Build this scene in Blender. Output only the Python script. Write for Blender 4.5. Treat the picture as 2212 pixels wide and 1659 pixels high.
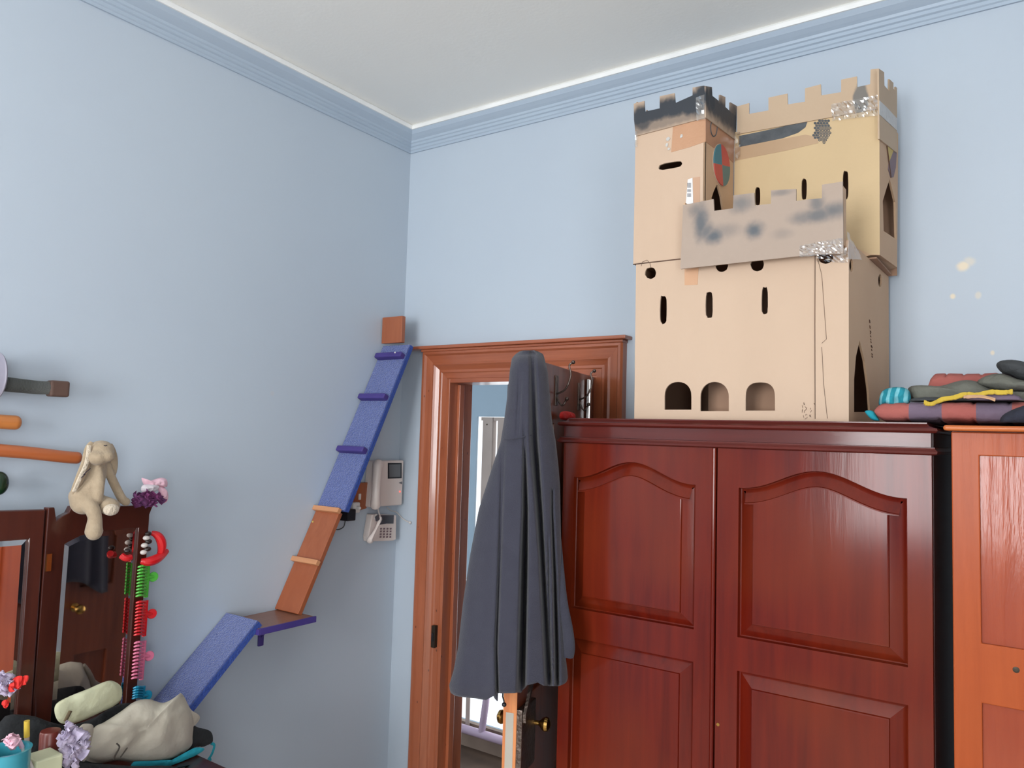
import bpy, bmesh, math, random
from mathutils import Vector, Matrix, noise
from mathutils.geometry import tessellate_polygon
random.seed(7)
V = Vector
PI = math.pi
for o in list(bpy.data.objects): bpy.data.objects.remove(o)
S = bpy.context.scene
COL = S.collection

# ------------------------------------------------------------------ camera
CW, CH, CF = 2212.0, 1659.0, 1651.19
CAM = V((2.22976, -2.37869, 1.82498))
F_ = V((-0.57149, 0.81800, 0.06566)).normalized()
R_ = V((0.82048, 0.57095, 0.0286)); R_ = (R_ - F_*R_.dot(F_)).normalized()
U_ = R_.cross(F_)
cd = bpy.data.cameras.new('camera'); co = bpy.data.objects.new('camera', cd); COL.objects.link(co)
cd.sensor_width = 36.0; cd.lens = 36.0*CF/CW; cd.clip_start = 0.02
co.matrix_world = Matrix(((R_.x, U_.x, -F_.x, CAM.x), (R_.y, U_.y, -F_.y, CAM.y), (R_.z, U_.z, -F_.z, CAM.z), (0, 0, 0, 1)))
S.camera = co

# ------------------------------------------------------------------ world, lights, exposure
S.view_settings.view_transform = 'Standard'; S.view_settings.look = 'None'
S.view_settings.gamma = 1.0; S.view_settings.use_curve_mapping = False
S.view_settings.exposure = 0.0
w = bpy.data.worlds.new('world'); S.world = w; w.use_nodes = True
bg = w.node_tree.nodes['Background']; bg.inputs['Color'].default_value = (0.86, 0.93, 1.0, 1); bg.inputs['Strength'].default_value = 1.6

def area(name, loc, target, sx, sy, watts, col):
    l = bpy.data.lights.new(name, 'AREA'); l.shape = 'RECTANGLE'; l.size = sx; l.size_y = sy; l.energy = watts; l.color = col
    o = bpy.data.objects.new(name, l); COL.objects.link(o); o.location = loc
    o.rotation_euler = (V(target)-V(loc)).to_track_quat('-Z', 'Y').to_euler(); return o
RX0, RX1, RY0, RZ = 0.0, 3.7, -5.0, 3.115      # room extents
WX0, WX1, WZ0, WZ1 = 0.95, 2.25, 1.15, 2.9    # window behind the camera
area('window_daylight', ((WX0+WX1)/2, RY0-0.03, (WZ0+WZ1)/2), ((WX0+WX1)/2, 0, (WZ0+WZ1)/2), WX1-WX0, WZ1-WZ0, 140, (0.97, 0.985, 1.0))
area('added_side_fill', (RX1+0.03, -3.55, 1.75), (0, -3.55, 1.75), 1.5, 1.7, 52, (0.98, 0.99, 1.0))  # added fill lamp for the left wall, no known window there
area('passage_daylight', (-0.1, 1.26, 1.1), (-0.1, 0, 1.1), 0.75, 1.6, 9, (0.92, 0.97, 1.0))

# ------------------------------------------------------------------ helpers
def ray(px, py): return F_ + R_*((px-CW/2)/CF) - U_*((py-CH/2)/CF)
def P(px, py, ax, v):
    d = ray(px, py); return CAM + d*((v-CAM[ax])/d[ax])
def Q(px, py, o, n):
    d = ray(px, py); return CAM + d*((V(o)-CAM).dot(n)/d.dot(n))
def lin(r, g, b):
    f = lambda c: (c/255/12.92) if c/255 <= .04045 else ((c/255+.055)/1.055)**2.4
    return (f(r), f(g), f(b), 1)

class MB:
    def __init__(s): s.v = []; s.f = []; s.m = []
    def add(s, vs, fs, m=0):
        n = len(s.v); s.v += [V(x) for x in vs]
        for f in fs: s.f.append([i+n for i in f]); s.m.append(m)
        return s
    def box(s, lo, hi, m=0, R=None, c=None):
        x0, y0, z0 = lo; x1, y1, z1 = hi
        vs = [V(p) for p in ((x0,y0,z0),(x1,y0,z0),(x1,y1,z0),(x0,y1,z0),(x0,y0,z1),(x1,y0,z1),(x1,y1,z1),(x0,y1,z1))]
        if R is not None:
            cc = V(c) if c is not None else sum(vs, V())/8
            vs = [R @ (q-cc) + cc for q in vs]
        return s.add(vs, [(0,3,2,1),(4,5,6,7),(0,1,5,4),(1,2,6,5),(2,3,7,6),(3,0,4,7)], m)
    def obox(s, c, X, Y, Z, m=0):   # half-extent vectors
        c, X, Y, Z = V(c), V(X), V(Y), V(Z)
        vs = [c-X-Y-Z, c+X-Y-Z, c+X+Y-Z, c-X+Y-Z, c-X-Y+Z, c+X-Y+Z, c+X+Y+Z, c-X+Y+Z]
        return s.add(vs, [(0,3,2,1),(4,5,6,7),(0,1,5,4),(1,2,6,5),(2,3,7,6),(3,0,4,7)], m)
    def prism(s, pts, ext, m=0):
        pts = [V(p) for p in pts]; e = V(ext); n = len(pts)
        tr = tessellate_polygon([pts])
        s.add(pts + [p+e for p in pts], [tuple(t) for t in tr] + [tuple(i+n for i in reversed(t)) for t in tr] + [(i, (i+1) % n, (i+1) % n+n, i+n) for i in range(n)], m)
        return s
    def panel(s, outer, holes, n, th, m=0):
        # polygon with holes, front face on the given points, thickness th behind (along -n)
        loops = [[V(p) for p in outer]] + [[V(p) for p in h] for h in holes]
        flat = [p for l in loops for p in l]; N = len(flat); e = -V(n).normalized()*th
        nn = V(n).normalized(); X = nn.orthogonal().normalized(); Y = nn.cross(X)
        tr = tessellate_polygon([[V((p.dot(X), p.dot(Y), 0)) for p in l] for l in loops])
        fs = [tuple(t) for t in tr] + [tuple(i+N for i in reversed(t)) for t in tr]
        k = 0
        for l in loops:
            L = len(l)
            for i in range(L):
                a, b = k+i, k+(i+1) % L; fs.append((a, b, b+N, a+N))
            k += L
        return s.add(flat + [p+e for p in flat], fs, m)
    def tube(s, path, r, n=8, m=0, cap=True, flat=None, closed=False):
        path = [V(p) for p in path]; L = len(path); rr = r if isinstance(r, (list, tuple)) else [r]*L
        prev = None; rings = []
        for i, p in enumerate(path):
            t = (path[(i+1) % L if closed else min(i+1, L-1)] - path[(i-1) % L if closed else max(i-1, 0)]).normalized()
            a = t.orthogonal().normalized() if prev is None else (prev - t*prev.dot(t)).normalized()
            if flat is not None: a = (V(flat[0]) - t*V(flat[0]).dot(t)).normalized()
            prev = a; b = t.cross(a); k = flat[1] if flat is not None else 1
            rings.append([p + a*math.cos(2*PI*j/n)*rr[i] + b*math.sin(2*PI*j/n)*rr[i]*k for j in range(n)])
        vs = [q for ring in rings for q in ring]; fs = []
        for i in range(L if closed else L-1):
            for j in range(n):
                i2 = (i+1) % L
                fs.append((i*n+j, i*n+(j+1) % n, i2*n+(j+1) % n, i2*n+j))
        if cap and not closed: fs += [tuple(range(n-1, -1, -1)), tuple((L-1)*n+j for j in range(n))]
        return s.add(vs, fs, m)
    def ball(s, c, r, n=14, k=9, m=0, R=None):
        r = V(r) if not isinstance(r, (int, float)) else V((r, r, r)); c = V(c); vs = []
        for i in range(k+1):
            th = PI*i/k
            for j in range(n):
                a = 2*PI*j/n; q = V((r.x*math.sin(th)*math.cos(a), r.y*math.sin(th)*math.sin(a), r.z*math.cos(th)))
                vs.append(c + (R @ q if R is not None else q))
        fs = [(i*n+j, (i+1)*n+j, (i+1)*n+(j+1) % n, i*n+(j+1) % n) for i in range(k) for j in range(n)]
        return s.add(vs, fs, m)
    def lathe(s, prof, o, axis, n=20, m=0):
        ax = V(axis).normalized(); a = ax.orthogonal().normalized(); b = ax.cross(a); o = V(o)
        vs = [o + ax*h + (a*math.cos(2*PI*j/n)+b*math.sin(2*PI*j/n))*r for r, h in prof for j in range(n)]
        K = len(prof); fs = [(i*n+j, i*n+(j+1) % n, (i+1)*n+(j+1) % n, (i+1)*n+j) for i in range(K-1) for j in range(n)]
        fs += [tuple(range(n-1, -1, -1)), tuple((K-1)*n+j for j in range(n))]
        return s.add(vs, fs, m)
    def sweep(s, prof, path_fn, N, m=0):
        pass
    def grid(s, nu, nv, fn, m=0, mf=None):
        vs = [fn(i/nu, j/nv) for j in range(nv+1) for i in range(nu+1)]; k = len(s.v)
        s.v += [V(x) for x in vs]
        for j in range(nv):
            for i in range(nu):
                a = j*(nu+1)+i+k; s.f.append([a, a+1, a+nu+2, a+nu+1]); s.m.append(mf(i/nu, j/nv) if mf else m)
        return s
    def inflate(s, pts, n, front, back=None, rings=9, amp=0.004, sc=30, seed=0, sub=4, m=0, sharp=0.5):
        # closed cloth-like lump with the given outline
        pts = smooth_loop(pts, sub); L = len(pts); c = sum(pts, V())/L; n = V(n).normalized()
        back = front*.6 if back is None else back; vs = []; fs = []; off = V((seed*3.1, seed*1.7, seed*.9))
        def ringv(s_, h, side):
            out = []
            for p in pts:
                q = c + (p-c)*s_
                d = noise.noise(q*sc+off)*amp*1.5 + noise.noise(q*sc*2.3+off)*amp*.7
                if side: q = q + n*(h + d*(1-s_**4))
                else: q = q + n*h
                out.append(q)
            return out
        seq = []
        for k in range(rings): 
            x = 1-k/rings; seq.append((x, front*(1-x**2.2)**sharp, True))
        for k in range(rings-1, 0, -1):
            pass
        vs = []; rows = []
        for (x, h, sd) in seq: rows.append(len(vs)); vs += ringv(x, h, sd)
        ctr = len(vs); vs.append(c+n*(front+noise.noise(c*sc+off)*amp))
        for a, b in zip(rows[:-1], rows[1:]):
            fs += [(a+j, a+(j+1) % L, b+(j+1) % L, b+j) for j in range(L)]
        fs += [(rows[-1]+j, rows[-1]+(j+1) % L, ctr) for j in range(L)]
        prev = rows[0]
        for k in range(1, 4):
            x = 1-k/4; r0 = len(vs); vs += ringv(x, -back*(1-x**2.2)**sharp, False)
            fs += [(prev+(j+1) % L, prev+j, r0+j, r0+(j+1) % L) for j in range(L)]; prev = r0
        ctr = len(vs); vs.append(c-n*back); fs += [(prev+(j+1) % L, prev+j, ctr) for j in range(L)]
        return s.add(vs, fs, m)

def smooth_loop(pts, sub):
    pts = [V(p) for p in pts]; L = len(pts); out = []
    if sub <= 1: return pts
    for i in range(L):
        a, b, c, d = pts[i-1], pts[i], pts[(i+1) % L], pts[(i+2) % L]
        for k in range(sub):
            t = k/sub
            out.append(.5*((2*b) + (c-a)*t + (2*a-5*b+4*c-d)*t*t + (3*b-a-3*c+d)*t**3))
    return out
def smooth_path(pts, sub):
    pts = [V(p) for p in pts]; out = []
    for i in range(len(pts)-1):
        a, b, c, d = pts[max(i-1, 0)], pts[i], pts[i+1], pts[min(i+2, len(pts)-1)]
        for k in range(sub):
            t = k/sub; out.append(.5*((2*b) + (c-a)*t + (2*a-5*b+4*c-d)*t*t + (3*b-a-3*c+d)*t**3))
    out.append(pts[-1]); return out

ORG = {}
def build(name, mb, mats, parent=None, origin=None, smooth=False, bevel=0, seg=2, solid=0, angle=35, weld=False, label=None):
    if not isinstance(mats, (list, tuple)): mats = [mats]
    if parent is not None: org = ORG[parent.name]
    elif origin is not None: org = V(origin)
    else:
        xs = [v.x for v in mb.v]; ys = [v.y for v in mb.v]; zs = [v.z for v in mb.v]
        org = V(((min(xs)+max(xs))/2, (min(ys)+max(ys))/2, min(zs)))
    me = bpy.data.meshes.new(name); me.from_pydata([v-org for v in mb.v], [], mb.f)
    for m in mats: me.materials.append(m)
    me.polygons.foreach_set('material_index', mb.m)
    bm = bmesh.new(); bm.from_mesh(me)
    if weld: bmesh.ops.remove_doubles(bm, verts=bm.verts, dist=1e-5)
    bmesh.ops.recalc_face_normals(bm, faces=bm.faces); bm.to_mesh(me); bm.free()
    o = bpy.data.objects.new(name, me); COL.objects.link(o)
    if parent is not None: o.parent = parent; ORG[o.name] = org
    else: o.location = org; ORG[o.name] = org
    if smooth:
        me.polygons.foreach_set('use_smooth', [True]*len(me.polygons))
        me.set_sharp_from_angle(angle=math.radians(angle))
    if solid:
        md = o.modifiers.new('solid', 'SOLIDIFY'); md.thickness = solid; md.offset = 0
    if bevel:
        md = o.modifiers.new('bevel', 'BEVEL'); md.width = bevel; md.segments = seg; md.limit_method = 'ANGLE'; md.angle_limit = math.radians(40)
    if label: o['label'] = label
    return o
def thing(name, label, cat, loc, group=None):
    o = bpy.data.objects.new(name, None); COL.objects.link(o); o.location = loc; ORG[o.name] = V(loc); o.empty_display_size = .05
    o['label'] = label; o['category'] = cat
    if group: o['group'] = group
    return o
def tag(o, label, cat, group=None, kind=None):
    o['label'] = label; o['category'] = cat
    if group: o['group'] = group
    if kind: o['kind'] = kind
    return o
def struct(name, mb, mats, **k):
    o = build(name, mb, mats, **k)
    if k.get('parent') is None: o['kind'] = 'structure'
    return o

# ------------------------------------------------------------------ materials
def newmat(name):
    m = bpy.data.materials.new(name); m.use_nodes = True; nt = m.node_tree
    return m, nt, nt.nodes['Principled BSDF']
def mat(name, c1, c2=None, rough=.6, sc=6, bump=0, bsc=80, metal=0, coat=0, spec=.5, stretch=(1,1,1), alpha=1, emit=None, sheen=0, trans=0, dist=0.02):
    m, nt, b = newmat(name); N = nt.nodes; L = nt.links
    c1 = lin(*c1); b.inputs['Roughness'].default_value = rough; b.inputs['Metallic'].default_value = metal
    b.inputs['Coat Weight'].default_value = coat; b.inputs['Coat Roughness'].default_value = .15; b.inputs['Specular IOR Level'].default_value = spec
    b.inputs['Alpha'].default_value = alpha; b.inputs['Sheen Weight'].default_value = sheen; b.inputs['Transmission Weight'].default_value = trans
    tc = N.new('ShaderNodeTexCoord'); mp = N.new('ShaderNodeMapping'); mp.inputs['Scale'].default_value = stretch; L.new(tc.outputs['Object'], mp.inputs['Vector'])
    if c2 is None: c2 = tuple(c*.9 for c in c1[:3])+(1,)
    else: c2 = lin(*c2)
    n = N.new('ShaderNodeTexNoise'); n.inputs['Scale'].default_value = sc; n.inputs['Detail'].default_value = 5; L.new(mp.outputs['Vector'], n.inputs['Vector'])
    r = N.new('ShaderNodeValToRGB'); r.color_ramp.elements[0].position = .35; r.color_ramp.elements[1].position = .65
    r.color_ramp.elements[0].color = c1; r.color_ramp.elements[1].color = c2; L.new(n.outputs['Fac'], r.inputs['Fac']); L.new(r.outputs['Color'], b.inputs['Base Color'])
    if bump:
        n2 = N.new('ShaderNodeTexNoise'); n2.inputs['Scale'].default_value = bsc; n2.inputs['Detail'].default_value = 3; L.new(mp.outputs['Vector'], n2.inputs['Vector'])
        bp = N.new('ShaderNodeBump'); bp.inputs['Strength'].default_value = bump; bp.inputs['Distance'].default_value = dist; L.new(n2.outputs['Fac'], bp.inputs['Height']); L.new(bp.outputs['Normal'], b.inputs['Normal'])
    if emit: b.inputs['Emission Color'].default_value = lin(*emit[0]); b.inputs['Emission Strength'].default_value = emit[1]
    return m
def wood(name, c1, c2, c3=None, axis=2, rough=.35, coat=.3, sc=3.0, bump=.15, knots=False, crough=.12, spec=.5):
    m, nt, b = newmat(name); N = nt.nodes; L = nt.links; b.inputs['Specular IOR Level'].default_value = spec
    b.inputs['Roughness'].default_value = rough; b.inputs['Coat Weight'].default_value = coat; b.inputs['Coat Roughness'].default_value = crough
    tc = N.new('ShaderNodeTexCoord'); mp = N.new('ShaderNodeMapping'); s = [14, 14, 14]; s[axis] = .9; mp.inputs['Scale'].default_value = s; L.new(tc.outputs['Object'], mp.inputs['Vector'])
    n = N.new('ShaderNodeTexNoise'); n.inputs['Scale'].default_value = sc; n.inputs['Detail'].default_value = 6; n.inputs['Roughness'].default_value = .6; n.inputs['Distortion'].default_value = .4; L.new(mp.outputs['Vector'], n.inputs['Vector'])
    r = N.new('ShaderNodeValToRGB'); e = r.color_ramp.elements; e[0].position = .3; e[0].color = lin(*c1); e[1].position = .7; e[1].color = lin(*c2)
    L.new(n.outputs['Fac'], r.inputs['Fac'])
    n3 = N.new('ShaderNodeTexNoise'); n3.inputs['Scale'].default_value = 2.2; L.new(tc.outputs['Object'], n3.inputs['Vector'])
    mx = N.new('ShaderNodeMix'); mx.data_type = 'RGBA'; mx.inputs['B'].default_value = lin(*(c3 or c2)); L.new(r.outputs['Color'], mx.inputs['A'])
    r2 = N.new('ShaderNodeValToRGB'); r2.color_ramp.elements[0].position = .45; r2.color_ramp.elements[1].position = .7; r2.color_ramp.elements[1].color = (.8,.8,.8,1); L.new(n3.outputs['Fac'], r2.inputs['Fac']); L.new(r2.outputs['Color'], mx.inputs['Factor'])
    out = mx.outputs['Result']
    if knots:
        vo = N.new('ShaderNodeTexVoronoi'); mp2 = N.new('ShaderNodeMapping'); s2 = [5, 5, 5]; s2[axis] = 2.5; mp2.inputs['Scale'].default_value = s2; L.new(tc.outputs['Object'], mp2.inputs['Vector']); L.new(mp2.outputs['Vector'], vo.inputs['Vector'])
        r3 = N.new('ShaderNodeValToRGB'); r3.color_ramp.elements[0].position = .04; r3.color_ramp.elements[0].color = (1,1,1,1); r3.color_ramp.elements[1].position = .09; r3.color_ramp.elements[1].color = (0,0,0,1); L.new(vo.outputs['Distance'], r3.inputs['Fac'])
        mk = N.new('ShaderNodeMix'); mk.data_type = 'RGBA'; mk.inputs['B'].default_value = tuple(c*.35 for c in lin(*c1)[:3])+(1,); L.new(out, mk.inputs['A']); L.new(r3.outputs['Color'], mk.inputs['Factor']); out = mk.outputs['Result']
    L.new(out, b.inputs['Base Color'])
    bp = N.new('ShaderNodeBump'); bp.inputs['Strength'].default_value = bump; bp.inputs['Distance'].default_value = .003; L.new(n.outputs['Fac'], bp.inputs['Height']); L.new(bp.outputs['Normal'], b.inputs['Normal']); L.new(bp.outputs['Normal'], b.inputs['Coat Normal'])
    return m
def with_blots(m, org, blots, rgb, soft=.6):
    # spray paint / chipped paint at fixed places on the thing. blots: (point, radius xyz, strength)
    nt = m.node_tree; N = nt.nodes; L = nt.links; b = N['Principled BSDF']
    src = b.inputs['Base Color'].links[0].from_socket
    tc = N.new('ShaderNodeTexCoord'); nz = N.new('ShaderNodeTexNoise'); nz.inputs['Scale'].default_value = 45; nz.inputs['Detail'].default_value = 4; L.new(tc.outputs['Object'], nz.inputs['Vector'])
    acc = None
    for p, r, st in blots:
        q = V(p)-V(org)
        sb = N.new('ShaderNodeVectorMath'); sb.operation = 'SUBTRACT'; sb.inputs[1].default_value = q; L.new(tc.outputs['Object'], sb.inputs[0])
        dv = N.new('ShaderNodeVectorMath'); dv.operation = 'DIVIDE'; dv.inputs[1].default_value = r; L.new(sb.outputs[0], dv.inputs[0])
        ln = N.new('ShaderNodeVectorMath'); ln.operation = 'LENGTH'; L.new(dv.outputs[0], ln.inputs[0])
        ad = N.new('ShaderNodeMath'); ad.operation = 'MULTIPLY_ADD'; ad.inputs[1].default_value = .5; ad.inputs[2].default_value = -.25; L.new(nz.outputs['Fac'], ad.inputs[0])
        a2 = N.new('ShaderNodeMath'); a2.operation = 'ADD'; L.new(ln.outputs['Value'], a2.inputs[0]); L.new(ad.outputs[0], a2.inputs[1])
        mr = N.new('ShaderNodeMapRange'); mr.inputs['From Min'].default_value = 1; mr.inputs['From Max'].default_value = 1-soft; mr.inputs['To Min'].default_value = 0; mr.inputs['To Max'].default_value = st; mr.interpolation_type = 'SMOOTHSTEP'; L.new(a2.outputs[0], mr.inputs['Value'])
        if acc is None: acc = mr.outputs['Result']
        else:
            mm = N.new('ShaderNodeMath'); mm.operation = 'MAXIMUM'; L.new(acc, mm.inputs[0]); L.new(mr.outputs['Result'], mm.inputs[1]); acc = mm.outputs[0]
    mx = N.new('ShaderNodeMix'); mx.data_type = 'RGBA'; mx.inputs['B'].default_value = lin(*rgb); L.new(src, mx.inputs['A']); L.new(acc, mx.inputs['Factor']); L.new(mx.outputs['Result'], b.inputs['Base Color'])
    return m

M = {}
M['wall'] = mat('blue_wall_paint', (179,190,202), (182,193,204), rough=.55, sc=1.2, bump=.05, bsc=60, dist=.004)
M['wall_left'] = with_blots(mat('blue_wall_paint_left', (179,190,202), (182,193,204), rough=.55, sc=1.2, bump=.05, bsc=60, dist=.004), (0,0,0),
    [(P(588,850,0,0), (.3,.012,.012), .55), (P(1840/2.9,1150,0,0), (.3,.006,.006), .2)], (190,190,195))
M['wall_back'] = with_blots(mat('blue_wall_paint_back', (179,190,202), (182,193,204), rough=.55, sc=1.2, bump=.05, bsc=60, dist=.004), (0,0,0),
    [(P(2080,575,1,0), (.022,.3,.018), .95), (P(2095,565,1,0), (.02,.3,.018), .5), (P(2058,640,1,0), (.009,.3,.010), .9), (P(2113,638,1,0), (.010,.3,.014), .5), (P(2144,762,1,0), (.007,.3,.009), .8), (P(1373,760,1,0), (.006,.3,.09), .4)], (228,214,188), soft=.7)
M['ceiling'] = mat('ceiling_paint', (238,237,232), (242,241,236), rough=.7, sc=1, bump=.03)
M['cornice'] = mat('cornice_blue_paint', (168,182,197), (171,185,199), rough=.5, sc=2)
M['white_edge'] = mat('white_cornice_edge', (242,242,240), rough=.6)
M['pine'] = wood('varnished_pine', (148,78,48), (174,100,66), (156,86,54), rough=.35, coat=.6, knots=True)
M['pine_h'] = wood('varnished_pine_horizontal', (146,76,48), (174,100,68), (156,86,56), axis=0, rough=.35, coat=.6)
M['doorwood'] = wood('door_leaf_wood', (96,44,26), (128,66,42), (110,52,30), rough=.35, coat=.4)
M['dooredge'] = wood('door_edge_wood', (185,105,55), (215,138,82), (200,120,66), rough=.45, coat=.2)
M['mahog'] = wood('mahogany', (78,13,5), (104,25,9), (110,42,15), rough=.5, coat=.45, sc=2.0, bump=.10, crough=.14, spec=.08)
M['mahog_dark'] = wood('mahogany_carcass', (46,14,10), (60,20,14), rough=.4, coat=.2)
M['mahog_h'] = wood('mahogany_horizontal', (74,24,18), (92,30,24), (84,28,22), axis=0, rough=.45, coat=.5, spec=.15)
M['orange'] = wood('orange_pine', (150,64,28), (170,78,36), (160,76,34), rough=.55, coat=.2, bump=.25, spec=.12, crough=.25)
M['orange_panel'] = wood('orange_pine_panel', (146,62,34), (170,82,48), (132,52,30), rough=.5, coat=.55, bump=1.0, sc=1.6, spec=.12, crough=.14)
M['orange_h'] = wood('orange_pine_horizontal', (164,80,34), (190,104,50), axis=0, rough=.5, coat=.3, spec=.3)
M['dressing'] = wood('dressing_table_wood', (52,20,14), (70,30,20), rough=.3, coat=.5)
M['board'] = wood('ramp_board', (146,80,50), (160,92,60), (152,76,36), axis=2, rough=.4, coat=.15, bump=.05)
M['cleat'] = wood('pale_cleat_wood', (190,130,90), (205,146,104), axis=0, rough=.5, coat=.1)
M['shelf'] = wood('shelf_board', (124,84,66), (140,96,76), axis=1, rough=.4, coat=.2)
M['purple'] = mat('purple_paint', (62,50,118), (70,56,128), rough=.5)
M['carpet'] = mat('blue_carpet', (62,80,142), (84,102,168), rough=.95, sc=160, bump=.6, bsc=220, sheen=.4)
M['carpet_edge'] = mat('blue_carpet_edge', (46,72,146), (54,80,156), rough=.95, sc=120, bump=.4, bsc=200)
M['card'] = mat('cardboard', (196,170,147), (191,165,142), rough=.75, sc=3, bump=.06, bsc=30, stretch=(1,1,.3))
M['card_keep'] = mat('cardboard_keep', (204,178,138), (198,172,133), rough=.75, sc=3, bump=.06, bsc=30)
M['card_in'] = mat('cardboard_inside', (170,134,110), (160,126,102), rough=.8)
M['card_side'] = mat('cardboard_side', (200,166,134), (194,160,128), rough=.75, sc=4)
M['card_dark'] = mat('cardboard_strip', (196,162,132), (188,154,124), rough=.75)
M['browntape'] = mat('brown_parcel_tape', (186,142,110), (178,134,102), rough=.35, bump=.1)
M['tape'] = mat('clear_tape', (220,220,220), (225,225,225), rough=.12, bump=1.0, bsc=70, alpha=.32, coat=1, dist=.012)
def tape_mat():
    m, nt, b = newmat('clear_tape'); N = nt.nodes; L = nt.links
    g = N.new('ShaderNodeBsdfGlossy'); g.inputs['Roughness'].default_value = .07; g.inputs['Color'].default_value = (.95,.95,.95,1)
    t = N.new('ShaderNodeBsdfTransparent'); mx = N.new('ShaderNodeMixShader'); mx.inputs[0].default_value = .28
    L.new(t.outputs[0], mx.inputs[1]); L.new(g.outputs[0], mx.inputs[2]); L.new(mx.outputs[0], N['Material Output'].inputs['Surface']); N.remove(b); return m
M['tape'] = tape_mat()
M['silvertape'] = mat('silver_grey_tape', (190,186,180), (180,176,172), rough=.3, bump=.3)
M['black'] = mat('black_plastic', (24,24,30), rough=.4)
M['sticker'] = mat('white_sticker', (226,224,222), rough=.5)
M['ink'] = mat('grey_ink', (110,110,116), rough=.6)
M['spray'] = mat('dark_grey_spray', (84,88,92), (70,74,78), rough=.7, sc=40)
M['scribble'] = mat('marker_line', (96,66,48), (80,60,48), rough=.7)
M['teal_paint'] = mat('teal_paint', (60,120,136), (66,124,136), rough=.6)
M['red_paint'] = mat('red_paint', (196,84,72), (186,78,68), rough=.6)
M['yellow_paint'] = mat('ochre_paint', (190,164,86), (182,156,84), rough=.6)
M['plum_paint'] = mat('plum_paint', (120,98,104), (112,92,98), rough=.6)
M['robe'] = mat('robe_fabric', (49,49,61), (52,52,64), rough=.95, sc=30, bump=.25, bsc=400, sheen=.15)
M['brass'] = mat('brass', (200,160,90), (170,130,70), rough=.22, metal=1)
M['chrome'] = mat('chrome', (210,208,205), rough=.18, metal=1)
M['steel'] = mat('worn_steel', (120,106,98), (86,74,68), rough=.4, metal=.9, bump=.2)
M['rust'] = mat('dark_strike_metal', (70,58,44), (52,44,36), rough=.5, metal=.6)
M['cream_plastic'] = mat('cream_plastic', (214,202,196), (218,206,200), rough=.35)
M['white_plastic'] = mat('white_plastic', (222,218,214), rough=.4)
M['screen'] = mat('intercom_screen', (90,92,96), (120,122,124), rough=.15, sc=2)
M['display'] = mat('phone_display', (72,74,82), rough=.2)
M['led'] = mat('red_led', (255,80,70), rough=.4, emit=((255,70,60), 3))
M['cord'] = mat('white_cord', (206,200,196), rough=.6)
M['plush'] = mat('beige_plush', (168,150,126), (160,142,118), rough=1, sc=60, bump=.15, bsc=200, sheen=.2)
M['plush_pale'] = mat('cream_plush', (206,192,172), (198,184,164), rough=1, sc=60, bump=.4, bsc=160, sheen=.3)
M['thread'] = mat('dark_thread', (50,40,50), rough=.8)
M['mirror'] = mat('mirror_glass', (214,206,202), (214,206,202), rough=.03, metal=1)
M['grey_cord'] = mat('grey_cord_wrap', (110,112,108), (92,94,90), rough=.9, bump=.3)
M['brown_cap'] = mat('dark_brown_leather', (92,68,58), (78,58,50), rough=.7)
M['sword'] = wood('orange_sword_wood', (180,108,52), (196,124,64), axis=1, rough=.35, coat=.5, bump=.05)
M['sword_red'] = wood('red_sword_wood', (164,86,44), (178,98,54), axis=1, rough=.35, coat=.5, bump=.05)
M['quilt_red'] = mat('quilt_red_cotton', (164,92,84), (154,84,78), rough=.95, bump=.2, bsc=60)
M['quilt_purple'] = mat('quilt_mauve_cotton', (112,96,112), (104,88,104), rough=.95, bump=.2, bsc=60)
M['quilt_plum'] = mat('quilt_plum_cotton', (96,76,88), (90,72,84), rough=.95, bump=.2, bsc=60)
M['olive'] = mat('grey_green_cloth', (108,108,98), (98,98,90), rough=.95, bump=.3, bsc=50)
M['charcoal'] = mat('charcoal_cloth', (66,68,70), (56,58,60), rough=.95, bump=.3, bsc=50)
M['navy'] = mat('navy_cloth', (44,46,58), (36,38,50), rough=.95, bump=.3, bsc=50)
M['yellow'] = mat('yellow_fringe', (200,170,60), (186,156,56), rough=.9)
M['peach'] = mat('peach_trim', (206,164,128), rough=.9)
M['red_plastic'] = mat('red_plastic', (206,30,36), (190,24,30), rough=.3)
M['green_plastic'] = mat('green_plastic', (80,176,62), (70,160,54), rough=.3)
M['pink_plastic'] = mat('pink_plastic', (206,110,140), (196,100,130), rough=.3)
M['blue_plastic'] = mat('turquoise_plastic', (20,140,176), (18,130,166), rough=.3)
M['hat'] = mat('stone_grey_cotton', (186,180,164), (176,168,154), rough=.95, sc=10, bump=.15, bsc=40)
M['cream_cloth'] = mat('pale_green_cotton', (196,198,168), (184,184,152), rough=.95, sc=12, bump=.2, bsc=40)
M['teal_cloth'] = mat('turquoise_cloth', (30,150,166), (24,136,154), rough=.9, bump=.2, bsc=50)
M['blackcloth'] = mat('black_cloth', (34,36,38), (28,30,32), rough=.95, bump=.3, bsc=50)
M['lilac'] = mat('lilac_gauze', (204,194,214), (180,168,196), rough=.8, sc=40)
M['mag'] = mat('purple_gauze', (110,40,90), (92,50,92), rough=.8, sc=40)
M['pink'] = mat('pink_ribbon', (232,180,196), (238,200,212), rough=.6, sc=12)
M['whiteribbon'] = mat('white_ribbon', (226,218,222), (214,206,212), rough=.6)
M['redpetal'] = mat('red_silk', (216,40,30), (196,30,26), rough=.7)
M['bead_dark'] = mat('dark_bead', (40,28,26), rough=.15)
M['bead_clear'] = mat('pale_bead', (214,206,200), rough=.12)
M['teal_pot'] = mat('teal_glaze', (60,150,166), (52,138,156), rough=.25)
M['candle'] = mat('cream_box', (206,210,176), (198,200,166), rough=.6)
M['tin'] = mat('maroon_tin', (110,44,34), (96,38,30), rough=.35)
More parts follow.
